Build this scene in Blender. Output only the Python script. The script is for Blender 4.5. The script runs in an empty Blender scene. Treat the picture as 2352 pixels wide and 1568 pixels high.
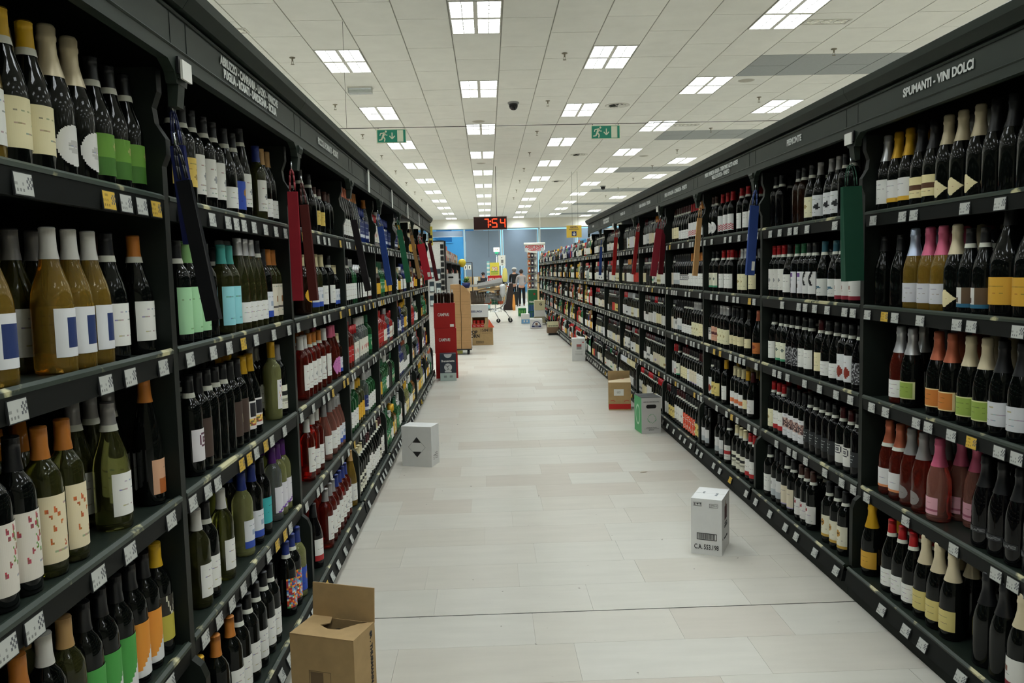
import bpy, math, random
from mathutils import Vector, Matrix
rnd = random.Random(11)
sc = bpy.context.scene
COL = sc.collection
PI = math.pi

# ------------------------------------------------------------------ camera, world, exposure
F_PX, PITCH, YAW, ROLL, EYE = 1852.0, 0.0872, 0.0282, -0.0235, 1.49
_fw = Vector((math.sin(YAW)*math.cos(PITCH), math.cos(YAW)*math.cos(PITCH), -math.sin(PITCH)))
_r0 = Vector((math.cos(YAW), -math.sin(YAW), 0)); _u0 = _r0.cross(_fw)
_rt = math.cos(ROLL)*_r0 + math.sin(ROLL)*_u0
_up = -math.sin(ROLL)*_r0 + math.cos(ROLL)*_u0
cam_d = bpy.data.cameras.new('camera'); cam = bpy.data.objects.new('camera', cam_d); COL.objects.link(cam)
cam.matrix_world = Matrix(((_rt.x, _up.x, -_fw.x, 0), (_rt.y, _up.y, -_fw.y, 0), (_rt.z, _up.z, -_fw.z, EYE), (0, 0, 0, 1)))
cam_d.sensor_width = 36; cam_d.lens = 36*F_PX/2352; cam_d.clip_end = 300
cam_d.dof.use_dof = False
sc.camera = cam
sc.view_settings.view_transform = 'Standard'
sc.view_settings.look = 'None'
sc.view_settings.gamma = 1
sc.view_settings.use_curve_mapping = False
sc.view_settings.exposure = -0.40
LIGHT = 50.0
sc.cycles.max_bounces = 9; sc.cycles.diffuse_bounces = 8; sc.cycles.glossy_bounces = 3
sc.cycles.transmission_bounces = 6; sc.cycles.transparent_max_bounces = 6
sc.cycles.caustics_reflective = False; sc.cycles.caustics_refractive = False
sc.cycles.sample_clamp_indirect = 8.0
w = bpy.data.worlds.new('world'); sc.world = w; w.use_nodes = True
wn = w.node_tree; bg = wn.nodes['Background']
tc = wn.nodes.new('ShaderNodeTexCoord'); sp = wn.nodes.new('ShaderNodeSeparateXYZ'); cr = wn.nodes.new('ShaderNodeValToRGB')
wn.links.new(tc.outputs['Generated'], sp.inputs[0]); wn.links.new(sp.outputs['Z'], cr.inputs[0]); wn.links.new(cr.outputs[0], bg.inputs[0])
cr.color_ramp.elements[0].color = (.55, .78, .9, 1); cr.color_ramp.elements[1].color = (.12, .42, .8, 1)
bg.inputs[1].default_value = 2.6

def at(px, py, Y):
    """world point seen at a place of the photograph, at distance Y down the aisle"""
    d = _fw + (px-1176)/F_PX*_rt - (py-784)/F_PX*_up
    t = Y/d.y
    return Vector((d.x*t, Y, EYE+d.z*t))
def y_on(px, X, z):
    """distance Y at which a point of the plane x=X, height z shows at column px"""
    lo, hi = 0.6, 60.0
    def f(Y):
        p = Vector((X, Y, z-EYE)); dd = p.dot(_fw)
        return 1176+F_PX*p.dot(_rt)/max(dd, .01)
    up = f(lo) < f(hi)
    for _ in range(45):
        m = (lo+hi)/2
        if (f(m) < px) == up: lo = m
        else: hi = m
    return (lo+hi)/2

# ------------------------------------------------------------------ colour, materials
def lin(h):
    if isinstance(h, str):
        h = h.lstrip('#'); c = [int(h[i:i+2], 16)/255 for i in (0, 2, 4)]
    else: c = h
    return tuple(x/12.92 if x <= .04045 else ((x+.055)/1.055)**2.4 for x in c)
MATS = {}
def mat(name, col, rough=.5, metal=0., spec=.5, trans=0., ior=1.45, coat=0., emit=None, estr=0., noise=0., nscale=30., bump=0., rand=0., island=False, attr=False):
    if name in MATS: return MATS[name]
    m = bpy.data.materials.new(name); m.use_nodes = True; nt = m.node_tree; b = nt.nodes['Principled BSDF']
    c = lin(col)
    b.inputs['Base Color'].default_value = (*c, 1); b.inputs['Roughness'].default_value = rough
    b.inputs['Metallic'].default_value = metal; b.inputs['Specular IOR Level'].default_value = spec
    b.inputs['Transmission Weight'].default_value = trans; b.inputs['IOR'].default_value = ior
    b.inputs['Coat Weight'].default_value = coat
    if emit is not None:
        b.inputs['Emission Color'].default_value = (*lin(emit), 1); b.inputs['Emission Strength'].default_value = estr
    last = None
    if attr:
        a = nt.nodes.new('ShaderNodeVertexColor'); a.layer_name = 'Col'; last = a.outputs['Color']
    if noise or rand:
        tcn = nt.nodes.new('ShaderNodeTexCoord')
        mx = nt.nodes.new('ShaderNodeHueSaturation')
        if last: nt.links.new(last, mx.inputs['Color'])
        else: mx.inputs['Color'].default_value = (*c, 1)
        val = nt.nodes.new('ShaderNodeMath'); val.operation = 'ADD'; val.inputs[0].default_value = 1; val.inputs[1].default_value = 0
        if noise:
            n = nt.nodes.new('ShaderNodeTexNoise'); n.inputs['Scale'].default_value = nscale; n.inputs['Detail'].default_value = 5
            geo = nt.nodes.new('ShaderNodeNewGeometry'); nt.links.new(geo.outputs['Position'], n.inputs['Vector'])
            mr = nt.nodes.new('ShaderNodeMapRange'); mr.inputs['To Min'].default_value = -noise; mr.inputs['To Max'].default_value = noise
            mr.inputs['From Min'].default_value = .25; mr.inputs['From Max'].default_value = .75
            nt.links.new(n.outputs[0], mr.inputs[0]); nt.links.new(mr.outputs[0], val.inputs[1])
        v2 = nt.nodes.new('ShaderNodeMath'); v2.operation = 'ADD'; nt.links.new(val.outputs[0], v2.inputs[0]); v2.inputs[1].default_value = 0
        if rand:
            if island:
                g2 = nt.nodes.new('ShaderNodeNewGeometry'); rs = g2.outputs['Random Per Island']
            else:
                g2 = nt.nodes.new('ShaderNodeObjectInfo'); rs = g2.outputs['Random']
            mr2 = nt.nodes.new('ShaderNodeMapRange'); mr2.inputs['To Min'].default_value = -rand; mr2.inputs['To Max'].default_value = rand
            nt.links.new(rs, mr2.inputs[0]); nt.links.new(mr2.outputs[0], v2.inputs[1])
        nt.links.new(v2.outputs[0], mx.inputs['Value'])
        last = mx.outputs[0]
    if last: nt.links.new(last, b.inputs['Base Color'])
    if bump:
        n = nt.nodes.new('ShaderNodeTexNoise'); n.inputs['Scale'].default_value = nscale*3; n.inputs['Detail'].default_value = 3
        geo = nt.nodes.new('ShaderNodeNewGeometry'); nt.links.new(geo.outputs['Position'], n.inputs['Vector'])
        bp = nt.nodes.new('ShaderNodeBump'); bp.inputs['Strength'].default_value = bump; bp.inputs['Distance'].default_value = .002
        nt.links.new(n.outputs[0], bp.inputs['Height']); nt.links.new(bp.outputs[0], b.inputs['Normal'])
    MATS[name] = m; return m

M_GREEN = mat('painted_green_metal', '#232c25', .5, spec=.3, noise=.10, nscale=9)
M_GREEN_SHADED = mat('green_metal_shaded', '#151b16', .5, spec=.3, noise=.12, nscale=9)  # same green paint, darkened so the side panels carry shade in their colour
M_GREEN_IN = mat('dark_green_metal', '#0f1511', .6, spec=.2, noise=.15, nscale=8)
M_SHELF = mat('green_shelf_paint', '#19211b', .42, spec=.4, noise=.22, nscale=16)
M_CHIP = mat('worn_shelf_edge', '#38443a', .45)
# worn shelf edge: cream chips along the bead
nt = M_CHIP.node_tree; b = nt.nodes['Principled BSDF']
n = nt.nodes.new('ShaderNodeTexNoise'); n.inputs['Scale'].default_value = 7; n.inputs['Detail'].default_value = 8
g = nt.nodes.new('ShaderNodeNewGeometry'); nt.links.new(g.outputs['Position'], n.inputs['Vector'])
r = nt.nodes.new('ShaderNodeValToRGB'); nt.links.new(n.outputs[0], r.inputs[0])
r.color_ramp.elements[0].position = .57; r.color_ramp.elements[0].color = (*lin('#2a352d'), 1)
r.color_ramp.elements[1].position = .62; r.color_ramp.elements[1].color = (*lin('#b9b48c'), 1)
nt.links.new(r.outputs[0], b.inputs['Base Color'])
M_RAIL = mat('price_rail_plastic', '#101311', .6, spec=.2)
M_WHITE = mat('white_paint', '#dcdcd4', .5)
M_TILE_C = mat('ceiling_tile_fibre', '#ecece6', .9, noise=.035, nscale=4, rand=.02)
M_TILE_CS = mat('ceiling_tile_fibre_far', '#ecece6', .9, noise=.035, nscale=4, rand=.02, island=True)
M_TILE_G = mat('grey_ceiling_tile', '#a3a8a8', .9, noise=.05, nscale=30)
M_GRID = mat('ceiling_grid', '#a5a49c', .7)
M_WALL = mat('wall_paint', '#d9d7cd', .8, noise=.03, nscale=2)
M_PRINT = mat('printed_paper', '#ffffff', .55, attr=True)
M_STUFFB = mat('coloured_glossy', '#ffffff', .08, spec=.3, attr=True)
M_MATTE = mat('coloured_matte', '#ffffff', .55, attr=True)
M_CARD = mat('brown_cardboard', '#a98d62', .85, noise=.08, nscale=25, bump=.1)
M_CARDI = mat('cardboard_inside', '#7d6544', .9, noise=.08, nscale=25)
M_WBOX = mat('white_cardboard', '#d3d3d0', .6, noise=.03, nscale=20)
M_INK = mat('black_ink', '#1d1b1c', .6)
M_STEEL = mat('chromed_steel', '#b9bdbd', .25, metal=.9)
M_BLACK = mat('black_plastic', '#141516', .35)
M_RED = mat('red_print', '#b0120f', .45)

def floor_mat(name, island):
    m = bpy.data.materials.new(name); m.use_nodes = True; nt = m.node_tree; b = nt.nodes['Principled BSDF']
    geo = nt.nodes.new('ShaderNodeNewGeometry')
    if island: rs = geo.outputs['Random Per Island']
    else: rs = nt.nodes.new('ShaderNodeObjectInfo').outputs['Random']
    ramp = nt.nodes.new('ShaderNodeValToRGB'); nt.links.new(rs, ramp.inputs[0])
    e = ramp.color_ramp.elements
    e[0].position = 0; e[0].color = (*lin('#bebbb0'), 1); e[1].position = 1; e[1].color = (*lin('#b4ada1'), 1)
    for p, c in ((.3, '#c2bfb5'), (.55, '#bcb7ab'), (.75, '#c0bcb1'), (.9, '#b8b1a5')):
        x = e.new(p); x.color = (*lin(c), 1)
    n = nt.nodes.new('ShaderNodeTexNoise'); n.inputs['Scale'].default_value = 3; n.inputs['Detail'].default_value = 6
    mp = nt.nodes.new('ShaderNodeMapping'); mp.inputs['Scale'].default_value = (1, 5, 1)
    nt.links.new(geo.outputs['Position'], mp.inputs[0]); nt.links.new(mp.outputs[0], n.inputs['Vector'])
    mr = nt.nodes.new('ShaderNodeMapRange'); mr.inputs['From Min'].default_value = .3; mr.inputs['From Max'].default_value = .7
    mr.inputs['To Min'].default_value = .955; mr.inputs['To Max'].default_value = 1.03
    nt.links.new(n.outputs[0], mr.inputs[0])
    hs = nt.nodes.new('ShaderNodeHueSaturation'); nt.links.new(ramp.outputs[0], hs.inputs['Color']); nt.links.new(mr.outputs[0], hs.inputs['Value'])
    # small dark specks
    n2 = nt.nodes.new('ShaderNodeTexNoise'); n2.inputs['Scale'].default_value = 22; n2.inputs['Detail'].default_value = 2
    nt.links.new(geo.outputs['Position'], n2.inputs['Vector'])
    r2 = nt.nodes.new('ShaderNodeValToRGB'); nt.links.new(n2.outputs[0], r2.inputs[0])
    r2.color_ramp.elements[0].position = .22; r2.color_ramp.elements[0].color = (.35, .33, .3, 1)
    r2.color_ramp.elements[1].position = .25; r2.color_ramp.elements[1].color = (1, 1, 1, 1)
    mu = nt.nodes.new('ShaderNodeMixRGB'); mu.blend_type = 'MULTIPLY'; mu.inputs[0].default_value = 1
    nt.links.new(hs.outputs[0], mu.inputs[1]); nt.links.new(r2.outputs[0], mu.inputs[2])
    nt.links.new(mu.outputs[0], b.inputs['Base Color'])
    b.inputs['Roughness'].default_value = .3; b.inputs['Specular IOR Level'].default_value = .12
    return m
M_FLOOR = floor_mat('stone_floor_tile', False); M_FLOORS = floor_mat('stone_floor_tile_far', True)

# ------------------------------------------------------------------ mesh builder
class MB:
    def __init__(s): s.v = []; s.f = []; s.m = []; s.c = []; s.sm = []
    def quad(s, pts, mi=0, col=None, sm=False):
        k = len(s.v); s.v += [tuple(p) for p in pts]; s.f.append(tuple(range(k, k+len(pts)))); s.m.append(mi); s.c.append(col); s.sm.append(sm)
    def box(s, x0, x1, y0, y1, z0, z1, mi=0, col=None):
        if x0 > x1: x0, x1 = x1, x0
        if y0 > y1: y0, y1 = y1, y0
        if z0 > z1: z0, z1 = z1, z0
        k = len(s.v)
        s.v += [(x0,y0,z0),(x1,y0,z0),(x1,y1,z0),(x0,y1,z0),(x0,y0,z1),(x1,y0,z1),(x1,y1,z1),(x0,y1,z1)]
        for q in ((0,3,2,1),(4,5,6,7),(0,1,5,4),(1,2,6,5),(2,3,7,6),(3,0,4,7)):
            s.f.append(tuple(k+i for i in q)); s.m.append(mi); s.c.append(col); s.sm.append(False)
        return s
    def obox(s, M, sx, sy, sz, mi=0, col=None):
        """box of size sx,sy,sz resting on z=0 of matrix M, centred in x,y"""
        k = len(s.v)
        for z in (0, sz):
            for x, y in ((-.5,-.5),(.5,-.5),(.5,.5),(-.5,.5)):
                s.v.append(tuple(M @ Vector((x*sx, y*sy, z))))
        for q in ((0,3,2,1),(4,5,6,7),(0,1,5,4),(1,2,6,5),(2,3,7,6),(3,0,4,7)):
            s.f.append(tuple(k+i for i in q)); s.m.append(mi); s.c.append(col); s.sm.append(False)
        return s
    def prism_y(s, prof, y0, y1, mi=0, col=None):
        """profile of (x,z) extruded along y"""
        k = len(s.v); n = len(prof)
        s.v += [(x, y0, z) for x, z in prof] + [(x, y1, z) for x, z in prof]
        for i in range(n):
            j = (i+1) % n
            s.f.append((k+i, k+j, k+n+j, k+n+i)); s.m.append(mi); s.c.append(col); s.sm.append(False)
        s.f.append(tuple(k+i for i in range(n))); s.f.append(tuple(k+n+i for i in reversed(range(n))))
        s.m += [mi, mi]; s.c += [col, col]; s.sm += [False, False]
        return s
    def lathe(s, prof, seg=16, mi=0, col=None, M=None, a0=0.):
        k = len(s.v); rows = []
        for r, z in prof:
            if r < 1e-6:
                rows.append([len(s.v)]); p = Vector((0, 0, z)); s.v.append(tuple(M @ p if M else p))
            else:
                row = []
                for i in range(seg):
                    a = a0+2*PI*i/seg; p = Vector((r*math.cos(a), r*math.sin(a), z)); row.append(len(s.v)); s.v.append(tuple(M @ p if M else p))
                rows.append(row)
        for a, b in zip(rows[:-1], rows[1:]):
            for i in range(seg):
                j = (i+1) % seg
                if len(a) == 1 and len(b) == 1: continue
                if len(a) == 1: f = (a[0], b[j], b[i])
                elif len(b) == 1: f = (a[i], a[j], b[0])
                else: f = (a[i], a[j], b[j], b[i])
                s.f.append(f); s.m.append(mi); s.c.append(col); s.sm.append(True)
        return s
    def tube(s, p0, p1, r, seg=8, mi=0, col=None, r1=None):
        p0, p1 = Vector(p0), Vector(p1); d = p1-p0; L = d.length
        if L < 1e-6: return s
        q = d.to_track_quat('Z', 'Y').to_matrix().to_4x4(); M = Matrix.Translation(p0) @ q
        r1 = r if r1 is None else r1
        return s.lathe([(0, 0), (r, 0), (r1, L), (0, L)], seg, mi, col, M)
    def path(s, pts, r, seg=6, mi=0, col=None):
        for a, b in zip(pts[:-1], pts[1:]): s.tube(a, b, r, seg, mi, col)
        return s
    def mesh(s, name, mats):
        me = bpy.data.meshes.new(name); me.from_pydata(s.v, [], s.f)
        if not isinstance(mats, (list, tuple)): mats = [mats]
        for m in mats: me.materials.append(m)
        me.polygons.foreach_set('material_index', s.m); me.polygons.foreach_set('use_smooth', s.sm)
        if any(c is not None for c in s.c):
            ca = me.color_attributes.new('Col', 'FLOAT_COLOR', 'CORNER'); buf = []
            for f, c in zip(s.f, s.c):
                c = c or (1, 1, 1); buf += [c[0], c[1], c[2], 1.0]*len(f)
            ca.data.foreach_set('color', buf)
        me.update(); return me
    def build(s, name, mats, parent=None, **k):
        return add(name, s.mesh(name, mats), parent, **k)
def add(name, data, parent=None, loc=None, rz=None, **k):
    o = bpy.data.objects.new(name, data); COL.objects.link(o)
    if parent: o.parent = parent
    if loc is not None: o.location = loc
    if rz is not None: o.rotation_euler = (0, 0, rz)
    for a, b in k.items(): o[a] = b
    return o
def thing(name, label, cat, loc=(0, 0, 0), rz=0, group=None, data=None):
    o = bpy.data.objects.new(name, data); COL.objects.link(o); o.location = loc; o.rotation_euler = (0, 0, rz)
    o['label'] = label; o['category'] = cat
    if group: o['group'] = group
    return o
def tag(o, label, cat, group=None):
    o['label'] = label; o['category'] = cat
    if group: o['group'] = group
    return o
def text(name, body, size, m, parent, loc, rot, sx=1., bold=0., ext=.0004, align='CENTER', spacing=1., **k):
    cu = bpy.data.curves.new(name, 'FONT'); cu.body = body; cu.size = size; cu.align_x = align; cu.align_y = 'CENTER'
    cu.offset = bold; cu.extrude = ext; cu.space_line = spacing; cu.resolution_u = 3
    cu.materials.append(m)
    tmp = bpy.data.objects.new(name, cu); me = bpy.data.meshes.new_from_object(tmp); bpy.data.objects.remove(tmp); bpy.data.curves.remove(cu)
    me.materials.clear(); me.materials.append(m); me.name = name
    me.polygons.foreach_set('material_index', [0]*len(me.polygons))
    o = bpy.data.objects.new(name, me); COL.objects.link(o); o.parent = parent; o.location = loc; o.rotation_euler = rot; o.scale = (sx, 1, 1)
    for a, b in k.items(): o[a] = b
    return o
ORD = ['zeroth','first','second','third','fourth','fifth','sixth','seventh','eighth','ninth','tenth','eleventh','twelfth','thirteenth','fourteenth','fifteenth','sixteenth','seventeenth','eighteenth','nineteenth','twentieth',
       'twenty-first','twenty-second','twenty-third','twenty-fourth','twenty-fifth','twenty-sixth','twenty-seventh','twenty-eighth','twenty-ninth','thirtieth','thirty-first','thirty-second','thirty-third','thirty-fourth','thirty-fifth','thirty-sixth','thirty-seventh','thirty-eighth','thirty-ninth','fortieth','forty-first','forty-second']
NUM = ['none','one','two','three','four','five','six','seven','eight','nine','ten','eleven','twelve','thirteen','fourteen','fifteen','sixteen','seventeen','eighteen','nineteen','twenty'] + [str(i) for i in range(21, 60)]

# ------------------------------------------------------------------ room shell
CEIL, YEND, XL, XR, YB = 4.36, 44.5, -12.0, 13.0, -7.0
def struct(name, mb, mats): return mb.build(name, mats, None, kind='structure')
M_SUB = mat('mortar_bed', '#aba598', .8)
fl = struct('floor', MB().box(XL, XR, YB, YEND, -.10, -.003), M_SUB)
ce = struct('ceiling', MB().box(XL, XR, YB, YEND, CEIL+.012, CEIL+.12), M_GRID)
struct('wall_left', MB().box(XL-.2, XL, YB, YEND, -.1, CEIL+.1), M_WALL)
struct('wall_right', MB().box(XR, XR+.2, YB, YEND, -.1, CEIL+.1), M_WALL)
struct('wall_back', MB().box(XL, XR, YB-.2, YB, -.1, CEIL+.1), M_WALL)

# floor tiles, rows 0.30 m deep, joints at Y = 3.405 + 0.3 k; the expansion joint runs at 3.405
def floor_rows(k0, k1, x0, x1, per_tile):
    k = k0; stuff = MB(); cache = {}
    while k < k1:
        Y = 3.405+.3*k; r2 = random.Random(k*77+5); x = x0-r2.random()*.6
        while x < x1:
            L = r2.choice((.70, .70, .60, .70, .45)); g = .0005
            gy0 = .004 if k == 0 else g; gy1 = .004 if k == -1 else g
            if per_tile:
                key = (L, gy0, gy1)
                if key not in cache: cache[key] = MB().box(g, L-g, gy0, .3-gy1, -.003, 0).mesh('tile', M_FLOOR)
                add('tile', cache[key], fl, loc=(x, Y, 0))
            else: stuff.box(x+g, x+L-g, Y+gy0, Y+.3-gy1, -.003, 0)
            x += L
        k += 1
    return stuff
floor_rows(-3, 19, -.95, 1.75, True)
st = floor_rows(19, 136, -.95, 1.75, False)
far = floor_rows(-8, -3, -.95, 1.75, False)
for m_ in (far,):
    o_ = len(st.v); st.v += m_.v; st.f += [tuple(i+o_ for i in q) for q in m_.f]; st.m += m_.m; st.c += m_.c; st.sm += m_.sm
for (a, b2, c, d) in ((XL, -1.65, YB, YEND-.02), (2.46, XR, YB, YEND-.02), (-1.65, 2.46, YB, .9)):
    y = c
    while y < d:
        y2 = min(y+2.4, d); x = a
        while x < b2:
            x2 = min(x+2.4, b2); st.box(x+.001, x2-.001, y+.001, y2-.001, -.003, 0); x = x2
        y = y2
st.box(-1.64, -1.56, .9, YEND-.02, -.003, -.0005); st.box(2.45, 2.46, .9, YEND-.02, -.003, -.0005)
st.build('floor_paving', M_FLOORS, fl, kind='stuff')
MB().box(-.9, 1.7, 3.402, 3.408, -.004, -.001).build('expansion_joint', M_BLACK, fl)

# ceiling tiles 0.6 x 1.2, running bond; columns at x = -0.36 + 0.6 c
def is_light(c, r2):   # r2: half rows (0.6 m); light row 0 starts at Y = 8.86
    if c % 3: return False
    if (r2-(0 if (c//3) % 2 == 0 else 3)) % 6: return False
    if c >= 7:      # the grey bands interrupt the outer rows of lights
        for kk in range(6):
            if 8.86+.6*r2 < 12.46+6*kk and 8.86+.6*r2+1.2 > 11.26+6*kk: return False
    return True
tile_cache = {}
cstuff = MB(); gray_n = 0
LIGHTS = []
for c in range(-12, 20):
    x0 = -.36+.6*c; odd = c % 2
    r2 = -24 + odd
    while 8.86+.6*r2 < YEND-.05:
        y0 = 8.86+.6*r2; y1 = y0+1.2
        if is_light(c, r2) and y1 < YEND-.2:
            LIGHTS.append((c, r2, x0+.3, y0+.6)); r2 += 2; continue
        segs = [(y0, min(y1, YEND-.01), False)]
        if c >= 7:
            for kk in range(0, 6):
                ga = 11.26+6*kk; gb = ga+1.2; new = []
                for a, b2, gr in segs:
                    if gr or b2 <= ga+1e-4 or a >= gb-1e-4: new.append((a, b2, gr)); continue
                    if a < ga: new.append((a, ga, False))
                    if b2 > gb: new.append((gb, b2, False))
                    new.append((max(a, ga), min(b2, gb), True))
                segs = new
        for a, b2, gr in segs:
            if -6 <= c <= 11 and 8.2 < a < 25:
                key = (round(b2-a, 3), gr)
                if key not in tile_cache:
                    tile_cache[key] = MB().box(.007, .593, .006, b2-a-.006, 0, .012).mesh('tile', M_TILE_G if gr else M_TILE_C)
                add('tile', tile_cache[key], ce, loc=(x0, a, CEIL))
            else:
                cstuff.box(x0+.007, x0+.593, a+.006, b2-.006, CEIL, CEIL+.012, 1 if gr else 0)
        r2 += 2
cstuff.build('ceiling_paving', [M_TILE_CS, M_TILE_G], ce, kind='stuff')

# ceiling lights
M_EMIT = mat('light_diffuser', '#ffffff', .5, emit='#eff7fa', estr=1)
# louvred optic: the panels throw most of their light downward and little sideways
nt = M_EMIT.node_tree; b = nt.nodes['Principled BSDF']; g = nt.nodes.new('ShaderNodeNewGeometry')
dt = nt.nodes.new('ShaderNodeVectorMath'); dt.operation = 'DOT_PRODUCT'; nt.links.new(g.outputs['Incoming'], dt.inputs[0]); nt.links.new(g.outputs['Normal'], dt.inputs[1])
ab = nt.nodes.new('ShaderNodeMath'); ab.operation = 'ABSOLUTE'; nt.links.new(dt.outputs['Value'], ab.inputs[0])
pw_ = nt.nodes.new('ShaderNodeMath'); pw_.operation = 'POWER'; nt.links.new(ab.outputs[0], pw_.inputs[0]); pw_.inputs[1].default_value = 1.9
ml = nt.nodes.new('ShaderNodeMath'); ml.operation = 'MULTIPLY_ADD'; nt.links.new(pw_.outputs[0], ml.inputs[0]); ml.inputs[1].default_value = LIGHT; ml.inputs[2].default_value = 1.6
nt.links.new(ml.outputs[0], b.inputs['Emission Strength'])
M_LFRAME = mat('light_frame', '#cfcdc4', .4)
q = []
frame = MB()
W2, L2 = .29, .585
frame.box(-W2, -W2+.012, -L2, L2, -.004, .012); frame.box(W2-.012, W2, -L2, L2, -.004, .012)
frame.box(-W2+.012, W2-.012, -L2, -L2+.014, -.004, .012); frame.box(-W2+.012, W2-.012, L2-.014, L2, -.004, .012)
frame.box(-.024, .024, -L2+.014, L2-.014, -.004, .012); frame.box(-W2+.012, -.024, -.032, .032, -.004, .012); frame.box(.024, W2-.012, -.032, .032, -.004, .012)
frame_me = frame.mesh('frame', M_LFRAME)
louv = MB()
for sx in (-1, 1):
    xm = sx*.15; louv.box(xm-.0045, xm+.0045, -L2+.014, L2-.014, -.001, .004)
    xa, xb = sorted((sx*.024, sx*(W2-.012)))
    for sy in (-1, 1):
        for k in range(1, 4):
            yy = sy*(.032+k*(L2-.046)/4); louv.box(xa, xb, yy-.005, yy+.005, -.001, .004)
louv_me = louv.mesh('louvre', mat('louvre_grey', '#a9a8a0', .6))
dif = {}
for sx in (-1, 1):
    for sy in (-1, 1):
        xa, xb = sorted((sx*.024, sx*(W2-.012))); ya, yb = sorted((sy*.032, sy*(L2-.014)))
        dif[(sx, sy)] = MB(); dif[(sx, sy)].quad([(xa, ya, .006), (xa, yb, .006), (xb, yb, .006), (xb, ya, .006)])
        dif[(sx, sy)] = dif[(sx, sy)].mesh('diffuser', M_EMIT)
cols = {}
for L in LIGHTS: cols.setdefault(L[0], []).append(L)
CN = {-9: 'far left outer', -6: 'outer left', -3: 'left', 0: 'middle', 3: 'right of middle', 6: 'second right', 9: 'third right', 12: 'fourth right', 15: 'outermost right', 18: 'last right', -12: 'outermost left'}
for c, ls in cols.items():
    ls.sort(key=lambda L: L[3]); vis = [L for L in ls if L[3] > -2]
    for i, (c_, r_, x, y) in enumerate(vis):
        if c < -12 or c > 18: continue
        o = thing('ceiling_light', f'recessed white light panel, {ORD[i+1]} along the {CN[c]} row of ceiling lights', 'ceiling light', (x, y, CEIL), group='ceiling light panels')
        add('frame', frame_me, o)
        if -3 <= c <= 9 and y < 27: add('louvre', louv_me, o)
        for k_, me in dif.items(): add('diffuser', me, o)
# ceiling fittings
def dome(p, lab):
    o = thing('dome_camera', lab, 'security camera', p)
    MB().lathe([(0, 0), (.095, 0), (.10, -.012), (.09, -.03), (0, -.03)], 24).build('base', mat('grey_plastic', '#8e9090', .5), o)
    MB().lathe([(.075, -.03), (.078, -.06), (.066, -.10), (.04, -.125), (0, -.135)], 24).build('dome', mat('smoked_dome', '#0b0b0c', .08), o)
dome((.516, 14.086, CEIL), 'black dome camera on the ceiling above the middle of the aisle')
dome((4.09, 28.3, CEIL), 'small distant black dome camera on the ceiling at the right')
i = 0
for j, X in enumerate((-2.5, 1.1, 4.73)):
    for k in range(0, 8):
        Y = 11.0+3*k
        if Y > 32: break
        i += 1
        o = thing('ceiling_sprinkler', f'small brass sprinkler head, {ORD[k+1]} in the {["left", "middle", "right"][j]} line of sprinklers', 'sprinkler', (X, Y, CEIL), group='ceiling sprinklers')
        MB().lathe([(0, 0), (.04, 0), (.038, -.008), (.012, -.014), (.01, -.05), (0, -.05)], 12).build('escutcheon', mat('dull_brass', '#8a8472', .4, metal=.6), o)
        b_ = MB().box(-.014, -.010, -.003, .003, -.085, -.05).box(.010, .014, -.003, .003, -.085, -.05)
        b_.lathe([(0, -.085), (.024, -.087), (.024, -.09), (0, -.092)], 12); b_.build('deflector', MATS['dull_brass'], o)
for j, (X, Y) in enumerate(((4.109, 12.763), (-.099, 15.795), (4.1, 21.0), (-3.0, 14.6), (-.1, 21.8))):
    o = thing('ceiling_speaker', 'round grey speaker grille in the ceiling, ' + ('beside the grey tile band', 'between middle light panels', 'farther along on the right', 'over the left shelves', 'farther along in the middle')[j], 'speaker', (X, Y, CEIL))
    MB().lathe([(0, -.004), (.09, -.004), (.11, -.002), (.115, 0), (0, .001)], 28).build('grille', mat('speaker_grille', '#b4b0a4', .7), o)
    MB().lathe([(.112, -.003), (.122, -.005), (.128, 0), (.112, .001)], 28).build('rim', M_LFRAME, o)
for j, (X, Y) in enumerate(((2.37, 14.5), (2.374, 20.53), (2.374, 26.5))):
    o = thing('air_diffuser', 'round swirl air diffuser set in a ceiling tile, ' + ('nearest', 'middle', 'farthest')[j] + ' of three', 'vent', (X, Y, CEIL), group='swirl air diffusers')
    MB().lathe([(.15, -.002), (.20, -.012), (.22, -.004), (.22, 0), (.15, .001)], 28).build('ring', M_LFRAME, o)
    MB().lathe([(0, -.001), (.16, -.001), (.16, 0), (0, 0)], 28).build('opening', M_BLACK, o)
    for a in range(10):
        ang = a*2*PI/10; bl = MB(); ca, sa = math.cos(ang), math.sin(ang)
        pts = [(.03, -.014), (.15, -.030), (.15, .014), (.03, .004)]
        P3 = [(ca*x-sa*y, sa*x+ca*y, z) for (x, y), z in zip(pts, (-.006, -.004, -.02, -.02))]
        bl.quad(P3); bl.quad([(x, y, z+.002) for x, y, z in reversed(P3)]); bl.build('blade', M_WHITE, o)
for j, (X, Y, nm) in enumerate(((-3.0, 9.795, 'long slim recessed spotlight housing above the left shelf fascia'), (4.115, 9.79, 'long recessed spotlight housing beside the right corner light panel'), (4.1, 16.6, 'slim recessed spotlight housing beyond the grey tile band'), (-3.0, 21.0, 'slim recessed spotlight housing far above left shelves'))):
    o = thing('recessed_spotlight', nm, 'ceiling light', (X, Y, CEIL))
    f = MB().box(-.27, .27, -.10, -.08, -.006, .004).box(-.27, .27, .08, .10, -.006, .004).box(-.27, -.25, -.08, .08, -.006, .004).box(.25, .27, -.08, .08, -.006, .004); f.build('frame', M_LFRAME, o)
    for k in range(3):
        MB().lathe([(0, .001), (.055, -.001), (.07, -.006), (.072, 0)], 16, M=Matrix.Translation((-.16+.16*k, 0, 0))).build('lamp', mat('spot_reflector', '#e8e6da', .2, metal=.5), o)
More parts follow.
